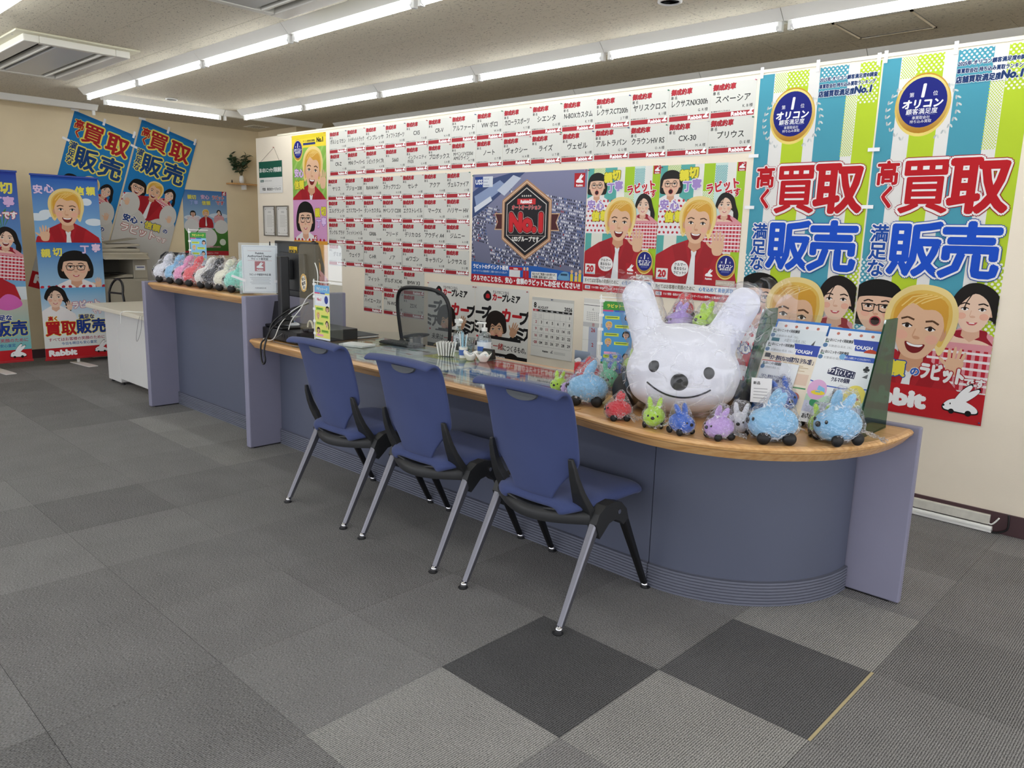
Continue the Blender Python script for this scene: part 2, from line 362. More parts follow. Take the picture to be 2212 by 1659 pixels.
def downlight(x, y, r, label):
    t = thing('downlight', label, 'ceiling light', (x, y, ZC))
    obj('trim_ring', MB().lathe([(r, 0), (r, -.008), (r*.86, -.012), (r*.8, -.004)], 28), m_white, t, smooth=True)
    obj('reflector', MB().lathe([(r*.8, -.004), (r*.55, -.001), (.001, -.001)], 24), m_chrome, t, smooth=True)
    return t
downlight(-7.20*KC, 3.09*KC, .052, 'small round white ceiling fitting behind the crosswise lit tube')
downlight(-2.2*KC, 3.33*KC, .06, 'round downlight cut off by the top edge between the two tube rows')
t = thing('access_hatch', 'square ceiling access hatch with silver rim above the right banners', 'hatch', (-1.571*KC, 4.35*KC, ZC))
hb = MB(); q = .2
for a in ((-q, q, -q, -q+.014), (-q, q, q-.014, q), (-q, -q+.014, -q, q), (q-.014, q, -q, q)): hb.box(*a, -.006, 0)
obj('rim', hb, m_chrome, t); obj('hatch_panel', MB().box(-q+.016, q-.016, -q+.016, q-.016, -.002, 0), cm, t)
t = thing('ceiling_vent', 'small pale ceiling vent near the back corner', 'vent', (-8.27*KC, 4.48*KC, ZC))
obj('vent_plate', MB().box(-.12, .12, -.10, .10, -.006, 0), m_fix, t, bevel=.003)
for k in range(5): obj('vent_slot', MB().box(-.08, .08, -.06+.03*k-.004, -.06+.03*k+.004, -.0075, -.006), m_dark, t)

# ------------------------------------------------------------------ flat print: sheets whose ink is thin coloured geometry
_TC = {}
def glyphs(txt):
    if txt in _TC: return _TC[txt]
    c = bpy.data.curves.new('t', 'FONT'); c.body = txt; c.size = 1; c.resolution_u = 2
    o = bpy.data.objects.new('t', c); COL.objects.link(o)
    dg = bpy.context.evaluated_depsgraph_get(); me = o.evaluated_get(dg).to_mesh(); me.calc_loop_triangles()
    co = np.zeros(len(me.vertices)*3); me.vertices.foreach_get('co', co); co = co.reshape(-1, 3)[:, :2]
    ti = np.zeros(len(me.loop_triangles)*3, dtype=np.int32); me.loop_triangles.foreach_get('vertices', ti)
    tri = co[ti.reshape(-1, 3)] if len(ti) else np.zeros((0, 3, 2))
    o.evaluated_get(dg).to_mesh_clear(); bpy.data.objects.remove(o); bpy.data.curves.remove(c)
    _TC[txt] = tri; return tri
def clip_poly(p, w, h):
    for ax, lim, sg in ((0, 0, 1), (0, w, -1), (1, 0, 1), (1, h, -1)):
        q = []
        for i in range(len(p)):
            a, b = p[i-1], p[i]; da, db = sg*(a[ax]-lim), sg*(b[ax]-lim)
            if (da >= 0) != (db >= 0): t = da/(da-db); q.append(a+(b-a)*t)
            if db >= 0: q.append(b)
        p = q
        if len(p) < 3: return []
    return p
def smooth_pts(pts, k=5):
    P = [np.array(p, float) for p in pts]; n = len(P); out = []
    for i in range(n):
        a, b, c, d = P[i-1], P[i], P[(i+1) % n], P[(i+2) % n]
        for j in range(k):
            t = j/k; out.append(.5*((2*b)+(-a+c)*t+(2*a-5*b+4*c-d)*t*t+(-a+3*b-3*c+d)*t**3))
    return out
class Sheet:
    """coordinates: u right 0..w, v DOWN from the top 0..h, metres"""
    def __init__(s, w, h, base='#f4f3ee'): s.w, s.h, s.base = w, h, base; s.T = []; s.C = []; s.Z = []; s.L = []
    def put(s, tri, col, col4=None, copies=1):
        """tri (N,3,2) in u,v(down)"""
        if len(tri) == 0: return
        tri = np.array(tri, float); b0, b1 = tri.reshape(-1, 2).min(0), tri.reshape(-1, 2).max(0)
        base = 0.0
        for (p0, p1, zt) in s.L:
            if zt > base and p0[0] < b1[0] and p1[0] > b0[0] and p0[1] < b1[1] and p1[1] > b0[1]: base = zt
        base += 1.1e-4; zz = base+np.repeat(np.arange(copies), len(tri)//copies)*3.5e-5; s.L.append((b0, b1, base+(copies-1)*3.5e-5)); lo = tri.min((1)); hi = tri.max((1))
        inside = (lo[:, 0] >= 0) & (lo[:, 1] >= 0) & (hi[:, 0] <= s.w) & (hi[:, 1] <= s.h)
        outside = (hi[:, 0] <= 0) | (hi[:, 1] <= 0) | (lo[:, 0] >= s.w) | (lo[:, 1] >= s.h)
        extra = []; ez = []
        for t, zq in zip(tri[~inside & ~outside], zz[~inside & ~outside]):
            p = clip_poly([t[0], t[1], t[2]], s.w, s.h)
            for i in range(1, len(p)-1): extra.append((p[0], p[i], p[i+1])); ez.append(zq)
        zz = np.concatenate([zz[inside], np.array(ez)]) if extra else zz[inside]
        tri = np.concatenate([tri[inside], np.array(extra)]) if extra else tri[inside]
        if len(tri) == 0: return
        if col4 is not None:   # vertical blend top->bottom
            a, b, v0, v1 = np.array(lin(col4[0])), np.array(lin(col4[1])), col4[2], col4[3]
            t = np.clip((tri[:, :, 1]-v0)/(v1-v0), 0, 1)[..., None]; c = a*(1-t)+b*t
        else: c = np.broadcast_to(np.array(lin(col)), tri.shape[:2]+(3,))
        s.T.append(tri); s.C.append(c); s.Z.append(zz)
    def poly(s, pts, col, **k):
        tri = geometry.tessellate_polygon([[Vector((p[0], p[1], 0)) for p in pts]])
        P = np.array([[p[0], p[1]] for p in pts]); s.put(P[np.array(tri)], col, **k)
    def rect(s, u0, v0, u1, v1, col, grad=None):
        n = 8 if grad else 1; T = []
        for i in range(n):
            a, b = v0+(v1-v0)*i/n, v0+(v1-v0)*(i+1)/n; T += [((u0, a), (u1, a), (u1, b)), ((u0, a), (u1, b), (u0, b))]
        s.put(T, col, (col, grad, v0, v1) if grad else None)
    def rects(s, L, col): s.put([t for (a, b, c, d) in L for t in (((a, b), (c, b), (c, d)), ((a, b), (c, d), (a, d)))], col)
    def ell(s, u, v, ru, rv, col, n=28, rot=0, grad=None):
        P = [(u+ru*math.cos(t)*math.cos(rot)-rv*math.sin(t)*math.sin(rot), v+ru*math.cos(t)*math.sin(rot)+rv*math.sin(t)*math.cos(rot)) for t in [2*math.pi*i/n for i in range(n)]]
        s.put([((u, v), P[i-1], P[i]) for i in range(n)], col, (col, grad, v-rv, v+rv) if grad else None)
    def blob(s, pts, col, k=5, **kw): s.poly(smooth_pts(pts, k), col, **kw)
    def dots(s, u0, v0, u1, v1, du, r, col, n=8):
        T = []; j = 0; v = v0
        while v < v1:
            u = u0+(du/2 if j % 2 else 0)
            while u < u1:
                P = [(u+r*math.cos(2*math.pi*i/n), v+r*math.sin(2*math.pi*i/n)) for i in range(n)]; T += [((u, v), P[i-1], P[i]) for i in range(n)]; u += du
            v += du*.6; j += 1
        s.put(T, col)
    def stroke(s, pts, r, col):
        T = []
        for i in range(len(pts)-1):
            a, b = np.array(pts[i], float), np.array(pts[i+1], float); d = b-a; L = np.hypot(*d)
            if L < 1e-9: continue
            n = np.array([-d[1], d[0]])/L*r; T += [(a+n, b+n, b-n), (a+n, b-n, a-n)]
        s.put(T, col)
    def text(s, txt, u, v, h, col, bold=0, outline=(), shear=0, rot=0, sx=1, al='c', fit=None):
        """h = height of a CJK glyph; (u,v) centre (or left/right middle) of the line"""
        t = glyphs(txt)
        if len(t) == 0: return
        t = t*(h/.92); bb0, bb1 = t.reshape(-1, 2).min(0), t.reshape(-1, 2).max(0)
        t = t.copy(); t[..., 0] *= sx; W_ = (bb1[0]-bb0[0])*sx
        if fit and W_ > fit: t[..., 0] *= fit/W_; sx *= fit/W_
        x0, x1 = bb0[0]*sx, bb1[0]*sx; ym = h*.38
        t[..., 0] -= {'c': (x0+x1)/2, 'l': x0, 'r': x1}[al]; t[..., 1] = -(t[..., 1]-ym); t[..., 0] -= shear*t[..., 1]
        if rot: c_, s_ = math.cos(rot), math.sin(rot); t = np.stack([t[..., 0]*c_-t[..., 1]*s_, t[..., 0]*s_+t[..., 1]*c_], -1)
        t += np.array([u, v])
        def fat(r, c, n):
            if r <= 0: s.put(t, c); return
            s.put(np.concatenate([t]+[t+np.array([math.cos(2*math.pi*i/n), math.sin(2*math.pi*i/n)])*r for i in range(n)]), c, copies=n+1)
        for r, c in outline: fat(r*h, c, 12 if h > .05 else 6)
        fat(bold*h, col, (8 if h > .05 else 4))
    def vtext(s, txt, u, v, h, col, step=1.0, **k):
        for i, ch in enumerate(txt): s.text(ch, u, v+i*h*step, h, col, **k)
    def wordmark(s, u0, v, h, col='#ffffff', al='l', sx=1.25, bold=.07, shear=0, rot=0): s.text('Rabbit', u0, v, h*1.18, col, bold=bold, sx=sx, al=al, shear=shear, rot=rot)
    def hare(s, u, v, k, col='#ffffff', line=None, wheels='#141414'):
        """running hare emblem: long ears swept back, low body on two wheels, k = width"""
        ears = [[(-.18, -.02), (-.02, -.34), (.20, -.56), (.27, -.50), (.16, -.30), (.0, -.06)], [(-.02, -.06), (.14, -.30), (.42, -.46), (.46, -.38), (.32, -.20), (.08, .0)]]
        body = [(-.46, .12), (-.30, -.05), (-.05, -.1), (.2, -.02), (.44, .12), (.46, .26), (.2, .30), (-.2, .28), (-.42, .25)]
        f = lambda P, g=1: [(u+x*k*g, v+y*k*g) for x, y in P]
        if line:
            for P in ears+[body]: s.blob([(u+x*k*1.0+(x-.0)*k*.06, v+y*k+(y+.1)*k*.10) for x, y in P], line, 4)
        for P in ears+[body]: s.blob(f(P), col, 4)
        if wheels:
            s.ell(u-.22*k, v+.3*k, .08*k, .08*k, wheels, 12); s.ell(u+.24*k, v+.3*k, .09*k, .09*k, wheels, 12)
            s.ell(u-.45*k, v+.14*k, .035*k, .035*k, wheels, 10); s.ell(u-.27*k, v+.07*k, .02*k, .03*k, wheels, 8)
    def logo(s, u, v, k):
        s.rect(u-k/2, v-k*.5, u+k/2, v+k*.5, '#b81c28'); s.hare(u, v-.02*k, k*.72, wheels=None); s.text('Rabbit', u, v+.37*k, k*.2, '#ffffff', bold=.05, sx=1.1, fit=k*.85)
    def seal(s, u, v, r, big=True):
        s.ell(u, v+.06*r, r*1.0, r*1.17, '#c9962a', 40, grad='#f4dc7a'); s.ell(u, v+.03*r, r*.95, r*1.08, '#f6e48f', 36, grad='#b8801c'); s.ell(u, v-.03*r, r*.86, r*.93, '#1a237e', 36)
        s.text('1', u, v-.47*r, r*.62, '#ffffff', bold=.04, shear=.1); s.text('第', u-.42*r, v-.33*r, r*.17, '#ffffff'); s.text('位', u+.42*r, v-.33*r, r*.17, '#ffffff')
        s.text('オリコン', u, v+.02*r, r*.34, '#ffffff', bold=.05, shear=.08); s.text('顧客満足度', u, v+.30*r, r*.21, '#ffffff', bold=.01)
        if big:
            s.rect(u-.5*r, v+.43*r, u+.5*r, v+.437*r, '#aab4e8'); s.text('車買取会社', u, v+.53*r, r*.12, '#ffffff'); s.text('持ち込み買取', u, v+.67*r, r*.12, '#ffffff')
            for sg in (-1, 1):
                for q in range(9):
                    a = math.radians(60-13*q); uu, vv = u+sg*r*1.27*math.cos(a), v+.25*r+r*1.18*math.sin(a)
                    s.ell(uu-.05*r, vv, .035*r, .085*r, '#b9bfc0', 8, rot=sg*(.5-.1*q)); s.ell(uu+.05*r, vv, .035*r, .085*r, '#d7dbd8', 8, rot=-sg*(.4+.1*q))
        else: s.rect(u-.4*r, v+.45*r, u+.4*r, v+.6*r, '#5560a8')
    def person(s, u, v, k, kind, top='suit', tilt=0, mouth='open', body=True, bw=1.0):
        """printed portrait: (u,v) face centre, k = head height; kinds: fair, bob, tail, dark"""
        ct, st = math.cos(tilt), math.sin(tilt)
        def G(P): return [(u+(x*ct-y*st)*k, v+(x*st+y*ct)*k) for x, y in P]
        def E(x, y, a, b, c, n=20, r=0, **kw): p = G([(x, y)])[0]; s.ell(p[0], p[1], a*k, b*k, c, n, rot=tilt+r, **kw)
        skin = {'fair': '#e9bd9b', 'bob': '#ecc2a6', 'tail': '#f0cdb4', 'dark': '#dcae8c'}[kind]; sh = {'fair': '#d59f7c', 'bob': '#dba587', 'tail': '#e0b196', 'dark': '#c08f6d'}[kind]
        hair = {'fair': '#e3b450', 'bob': '#15120f', 'tail': '#1d1714', 'dark': '#241a15'}[kind]; hair2 = {'fair': '#f0cf82', 'bob': '#2a2420', 'tail': '#33271f', 'dark': '#3a2b22'}[kind]
        if kind == 'bob': s.blob(G([(-.60, .30), (-.62, -.10), (-.42, -.52), (0, -.66), (.42, -.52), (.62, -.10), (.60, .30), (.40, .42), (-.40, .42)]), hair)
        if kind == 'fair': s.blob(G([(-.40, .36), (-.53, .10), (-.58, -.20), (-.50, -.48), (-.26, -.70), (.06, -.76), (.36, -.68), (.54, -.42), (.57, -.1), (.50, .16), (.40, .38), (.2, .1), (-.2, .1)]), '#f1d892'); s.blob(G([(-.40, .26), (-.48, -.05), (-.44, -.40), (-.20, -.62), (.12, -.66), (.38, -.54), (.48, -.26), (.44, .08), (.38, .24), (.2, .1), (-.2, .1)]), '#e6bd5c')
        if kind == 'tail': s.blob(G([(-.46, .10), (-.46, -.28), (-.22, -.60), (.12, -.64), (.46, -.42), (.62, .0), (.78, .45), (.70, .95), (.52, 1.0), (.50, .5), (.38, .2)]), hair)
        if kind == 'dark': s.blob(G([(-.50, .10), (-.62, -.30), (-.40, -.68), (.05, -.80), (.50, -.60), (.60, -.20), (.48, .15)]), hair)
        if body:
            b = bw
            shoulders = [(-.20, .42), (-.62*b, .62), (-1.05*b, .92), (-1.25*b, 1.6), (-1.25*b, 2.3), (1.25*b, 2.3), (1.25*b, 1.6), (1.05*b, .92), (.62*b, .62), (.20, .42)]
            if top == 'suit':
                s.poly(G(shoulders), '#b3202a'); s.poly(G([(-.24, .40), (0, 1.15), (.24, .40)]), '#9c1820'); s.poly(G([(-.62*b, .62), (-.30, .50), (0, 1.5), (-.1, 2.3)]), '#a41b25'); s.poly(G([(.62*b, .62), (.30, .50), (0, 1.5), (.1, 2.3)]), '#a41b25')
                s.poly(G([(-.09, .72), (.09, .72), (.06, .86), (.15, 1.9), (0, 2.1), (-.15, 1.9), (-.06, .86)]), '#eef0f0')
            elif top == 'black': s.poly(G(shoulders), '#1b1b1d')
            else:
                s.poly(G(shoulders), '#f2eeee'); red = '#c22436'
                if top == 'dots':
                    for i in range(-5, 6):
                        for j in range(7): s.ell(*G([(i*.24*b+(.12*b if j % 2 else 0), .72+j*.24)])[0], .055*k, .07*k, red, 10, rot=i)
                elif top == 'gingham':
                    s.poly(G(shoulders), '#e39aa2')
                    for i in range(-6, 7): s.poly(G([(i*.19*b, .95), (i*.19*b+.09, .95), (i*.19*b+.09, 2.3), (i*.19*b, 2.3)]), '#c22436')
                    for j in range(7): s.poly(G([(-1.2*b, 1.0+j*.19), (1.2*b, 1.0+j*.19), (1.2*b, 1.06+j*.19), (-1.2*b, 1.06+j*.19)]), '#f6eeee')
                    s.poly(G([(-.30, .56), (.30, .56), (.42, .80), (-.42, .80)]), skin); s.blob(G([(-.3, .50), (.3, .46), (.36, .62), (.5, .8), (.2, .70), (-.3, .66)]), '#9c1a2c')
        s.poly(G([(-.17, .30), (.17, .30), (.20, .62), (0, .76), (-.20, .62)]), sh)
        fw_ = .46 if kind == 'bob' else .385
        for sx_ in (-1, 1): E(sx_*fw_, .02, .06, .12, sh, 10)
        s.blob(G([(-fw_, -.12), (-fw_*.86, .22), (-fw_*.48, .46), (0, .52), (fw_*.48, .46), (fw_*.86, .22), (fw_, -.12), (fw_*.8, -.42), (0, -.54), (-fw_*.8, -.42)]), skin)
        for sx_ in (-1, 1): E(sx_*.24, .14, .10, .08, '#eeb49c', 14)
        if kind == 'bob': s.blob(G([(-.50, .10), (-.52, -.25), (-.36, -.55), (0, -.62), (.36, -.55), (.52, -.25), (.50, .10), (.43, -.16), (.36, -.24), (0, -.27), (-.36, -.24), (-.43, -.16)]), hair, 3)
        if kind == 'fair': s.blob(G([(-.41, .0), (-.43, -.30), (-.26, -.54), (.10, -.60), (.38, -.46), (.42, .0), (.34, -.26), (.20, -.36), (.02, -.34), (-.16, -.42), (-.30, -.30), (-.37, -.14)]), '#dca43c', 3); [s.stroke(G([(-.34+.1*q, -.34-.03*q), (-.20+.1*q, -.52), (.02+.08*q, -.60)]), .010*k, '#f0cf7c') for q in range(4)]
        if kind == 'tail': s.blob(G([(-.42, .16), (-.46, -.20), (-.20, -.56), (.16, -.58), (.44, -.28), (.46, .30), (.38, .0), (.24, -.28), (.0, -.40), (-.22, -.22), (-.36, .0)]), hair, 3); s.stroke(G([(-.05, -.42), (-.16, -.2), (-.2, -.05)]), .012*k, hair)
        if kind == 'dark': s.blob(G([(-.44, .12), (-.50, -.30), (-.1, -.62), (.34, -.52), (.48, -.2), (.42, .10), (.36, -.12), (.2, -.30), (-.02, -.16), (-.24, -.26), (-.34, -.05)]), hair, 3)
        for sx_ in (-1, 1):
            E(sx_*.185, -.03, .078, .034 if kind != 'tail' else .042, '#fbf6f2', 14); E(sx_*.185, -.03, .034, .036, '#1c120d', 12); s.stroke(G([(sx_*.27, -.035), (sx_*.185, -.075), (sx_*.10, -.035)]), .010*k, '#2a1a14')
            s.stroke(G([(sx_*.30, -.13), (sx_*.2, -.175), (sx_*.09, -.145)]), .016*k, '#5b3d26' if kind == 'fair' else '#2a1c16')
            if kind == 'bob': s.stroke(G([(sx_*.05, -.07), (sx_*.06, .06), (sx_*.15, .10), (sx_*.30, .08), (sx_*.34, -.08), (sx_*.05, -.08), (0, -.05)]), .012*k, '#101010')
        s.stroke(G([(-.04, .0), (-.065, .13), (-.02, .17), (.04, .165)]), .008*k, sh); E(0, .15, .06, .03, sh, 12)
        if mouth == 'open': s.blob(G([(-.16, .24), (0, .27), (.16, .24), (.11, .37), (0, .42), (-.11, .37)]), '#7a1a1c', 4); s.blob(G([(-.13, .25), (0, .275), (.13, .25), (.08, .30), (-.08, .30)]), '#ffffff', 3)
        elif mouth == 'wide': E(0, .31, .13, .12, '#c8545a'); E(0, .31, .10, .095, '#2a0a0c')
        else: s.blob(G([(-.12, .27), (0, .30), (.12, .27), (.06, .345), (-.06, .345)]), '#c85a60', 3); s.rect(*G([(-.06, .295)])[0], *G([(.06, .315)])[0], '#fff6f4')
    def hand(s, u, v, k, col='#e9bd9b', rot=0):
        c_, s_ = math.cos(rot), math.sin(rot)
        def Q(x, y): return (u+(x*c_-y*s_)*k, v+(x*s_+y*c_)*k)
        s.blob([Q(*p) for p in ((-.26, 0), (.28, 0), (.30, .35), (.18, .62), (-.18, .62), (-.30, .3))], col, 4)
        for x, y, L, a in ((-.22, 0, .40, -.18), (-.07, -.04, .48, -.05), (.08, -.04, .46, .06), (.22, 0, .38, .2)):
            e = Q(x+math.sin(a)*L, y-math.cos(a)*L); b = Q(x, y+.1); m_ = ((e[0]+b[0])/2, (e[1]+b[1])/2)
            s.ell(m_[0], m_[1], .065*k, L*.6*k, col, 12, rot=rot+a)
        e = Q(-.42, .18); s.ell(e[0], e[1], .07*k, .24*k, col, 12, rot=rot-.9)
    def build(s, name, m, thick=.0008, ink=.84):
        """front faces +Z, origin at the sheet's top-left corner, x right, y up"""
        bx = MB().box(0, s.w, -s.h, 0, -thick, 0); nv = 8
        T = np.concatenate(s.T) if s.T else np.zeros((0, 3, 2)); C = np.concatenate(s.C) if s.C else np.zeros((0, 3, 3)); Z = np.concatenate(s.Z) if s.Z else np.zeros(0)
        n = len(T)
        # consistent winding (y is flipped)
        A = (T[:, 1, 0]-T[:, 0, 0])*(T[:, 2, 1]-T[:, 0, 1])-(T[:, 1, 1]-T[:, 0, 1])*(T[:, 2, 0]-T[:, 0, 0])
        fl = A > 0; T[fl] = T[fl][:, ::-1]; C = C.copy(); C[fl] = C[fl][:, ::-1]
        co = np.zeros((nv+n*3, 3)); co[:nv] = bx.v; co[nv:, 0] = T[..., 0].reshape(-1); co[nv:, 1] = -T[..., 1].reshape(-1); co[nv:, 2] = np.repeat(Z, 3)
        me = bpy.data.meshes.new(name); me.vertices.add(len(co)); me.vertices.foreach_set('co', co.reshape(-1))
        bf = [f for f in bx.f]; li = [i for f in bf for i in f]; me.loops.add(len(li)+n*3); me.polygons.add(len(bf)+n)
        me.loops.foreach_set('vertex_index', np.concatenate([np.array(li, np.int32), np.arange(nv, nv+n*3, dtype=np.int32)]))
        ls = np.concatenate([np.arange(len(bf))*4, len(li)+np.arange(n)*3]).astype(np.int32); me.polygons.foreach_set('loop_start', ls)
        me.update(calc_edges=True)
        me.polygons.foreach_set('use_smooth', [False]*len(me.polygons)); ca = me.color_attributes.new('Col', 'FLOAT_COLOR', 'CORNER'); cc = np.ones((len(li)+n*3, 4)); cc[:len(li), :3] = lin(s.base); cc[len(li):, :3] = C.reshape(-1, 3); cc[:, :3] *= ink
        ca.data.foreach_set('color', cc.reshape(-1)); me.materials.append(m); return me
def on_wall(o, x, z, y=YW, tilt=0, gap=.0012):      # on the partition, facing -Y
    o.matrix_world = Matrix.Translation((x, y-gap, z)) @ Matrix(((1, 0, 0, 0), (0, 0, -1, 0), (0, 1, 0, 0), (0, 0, 0, 1))) @ Matrix.Rotation(tilt, 4, 'Z'); return o
def on_left(o, y, z, x=XL, tilt=0, gap=.0012):      # on a plane facing +X
    o.matrix_world = Matrix.Translation((x+gap, y, z)) @ Matrix(((0, 0, 1, 0), (1, 0, 0, 0), (0, 1, 0, 0), (0, 0, 0, 1))) @ Matrix.Rotation(tilt, 4, 'Z'); return o
PINS = [mat('pin '+n, c, .35) for n, c in (('blue', '#26407e'), ('red', '#b02a3a'), ('green', '#1f7a5c'), ('white', '#e2e2e2'), ('pink', '#d98aa0'))]
pin_me = []
for pm in PINS:
    me = MB().lathe([(.0032, 0), (.0022, .003), (.0022, .008), (.0042, .010), (.0042, .012), (.001, .013)], 10).mesh('push_pin', True); me.materials.append(pm); pin_me.append(me)
def pin(parent, x, y, k=None): o = obj('push_pin', random.choice(pin_me) if k is None else pin_me[k], parent=parent, loc=(x, y, .0015)); return o
tape_me = MB().box(-.035, .035, -.011, .011, 0, .0015).mesh('tape'); tape_me.materials.append(m_tape)
def tape(parent, x, y, r=0, s=1.0): o = obj('tape', tape_me, parent=parent, loc=(x, y, .0115), rot=(0, 0, r)); o.scale = (s, s, 1); o.location.z = .0045; return o

# ------------------------------------------------------------------ the sold-car cards
cards = {1: 'ポルシェ マカン|Y.B,ハイゼットトラック|F.M,インプレッサ|H.N,スイフトスポーツ|D.E,CX5|T.R,CR-V|N.H,アルファード|E.Y,VW ポロ|W.H,カローラスポーツ|Y.T,シエンタ|D.K,N-BOXカスタム|K.Y,レクサスCT200h|J.T,ヤリスクロス|R.I,レクサスNX300h|G.R,スペーシア|K.B',
 2: 'CR-Z|Y.S,MINI クーパーS|I.A,シビック タイプR|K.K,S660|Y.J,インフィニティ/FX35|G.H,プロボックス|E.R,MベンツV220d/AMGライン|H.T,ノート|O.T,ヴォクシー|H.A,ライズ|U.T,ヴェゼル|R.I,アルトラパン|G.U,クラウンHV RS|O.A,CX-30|M.A,プリウス|D.E',
 3: 'ヤリス|R.A,プジョー208|W.G,RAV4 HV|F.G,ステップワゴン|N.D,セレナ|I.K,アクア|F.M,ヴェルファイア|I.Y',
 4: 'エルグランド|N.T,エクスプローラー|I.E,タントカスタム|G.U,Mベンツ C200|T.Y,エクストレイル|A.G,マークX|N.J,ハリヤー HV|L.H',
 5: 'ランクル プラド|M.R,フィットシャトル|K.R,GR86|R.G,フリード|T.K,デリカ D:5|J.M,アウディ A4|M.K,ジムニー|A.O',
 6: 'デミオ|K.Y,ウェイク|M.A,C-HR|J.K,ノア|R.Y,ekワゴン|G.G,キャラバン|D.S,レクサス IS|D.U',
 7: 'フィット|A.S,ボルボ XC40|D.I,BMW X3|G.K', 8: 'ハイエースV|F.J,N-WGN|N.I,ZDX|F.T'}
rown = {1: 'top row', 2: 'second row from the top', 3: 'third row', 4: 'fourth row', 5: 'fifth row', 6: 'sixth row', 7: 'seventh row', 8: 'bottom row'}
CW, CHt = .2885, .203
def card_mesh(nm, ini):
    s = Sheet(CW, CHt, '#cfcfc8')
    s.text('御成約車', .012, .024, .034, '#a8202e', bold=.05, outline=((.075, '#5e121c'),), al='l', shear=.12)
    s.text('車 名', .012, .056, .019, '#1b1b1b', al='l', bold=.02)
    L = nm.split('/')
    for q, t_ in enumerate(L): s.text(t_, CW/2 if len(L) == 1 else .03, (.092 if len(L) == 1 else .085+.031*q), .042 if len(L) == 1 else .033, '#141414', al='c' if len(L) == 1 else 'l', bold=.018, fit=CW*.86)
    s.text(ini.replace('.', '. ')+' 様', CW-.016, .139, .020, '#222222', al='r', bold=.01)
    s.text('●ご成約ありがとうございました', .008, .158, .0085, '#222222', al='l', bold=.03, sx=.9)
    s.rect(.006, .165, CW-.006, .194, '#a3222e'); s.wordmark(CW-.052, .179, .023, al='r', sx=1.3); s.hare(CW-.028, .176, .038, line=None, wheels=None)
    return s.build('sold_car_card', m_print, ink=1)
def card_xz(row, k):
    if row == 1: return -6.562+.2894*k, 2.294
    if row == 2: return -6.560+.2894*k, 2.0905
    if row in (3, 4, 5, 6): return -6.600+.2866*k, {3: 1.862, 4: 1.658, 5: 1.454, 6: 1.249}[row]
    return -6.012+.2866*k+(-.02 if (row, k) == (8, 0) else 0), {7: 1.043, 8: .842}[row]
for row, txt in cards.items():
    for k, c in enumerate(txt.split(',')):
        nm, ini = c.split('|'); me = card_mesh(nm, ini); x, z = card_xz(row, k)
        place = ('%s, %s from the left' % (rown[row], ordn[k]))
        o = obj('sold_car_card', me, label='white sold-car card with red footer band, %s' % place, cat='card', group='sold-car cards pinned to the partition')
        on_wall(o, x+random.uniform(-.001, .001), z+random.uniform(-.0015, .0015), tilt=random.uniform(-.006, .006)); pin(o, CW-.004, -.005); pin(o, .004, -CHt+.004) if random.random() < .4 else None

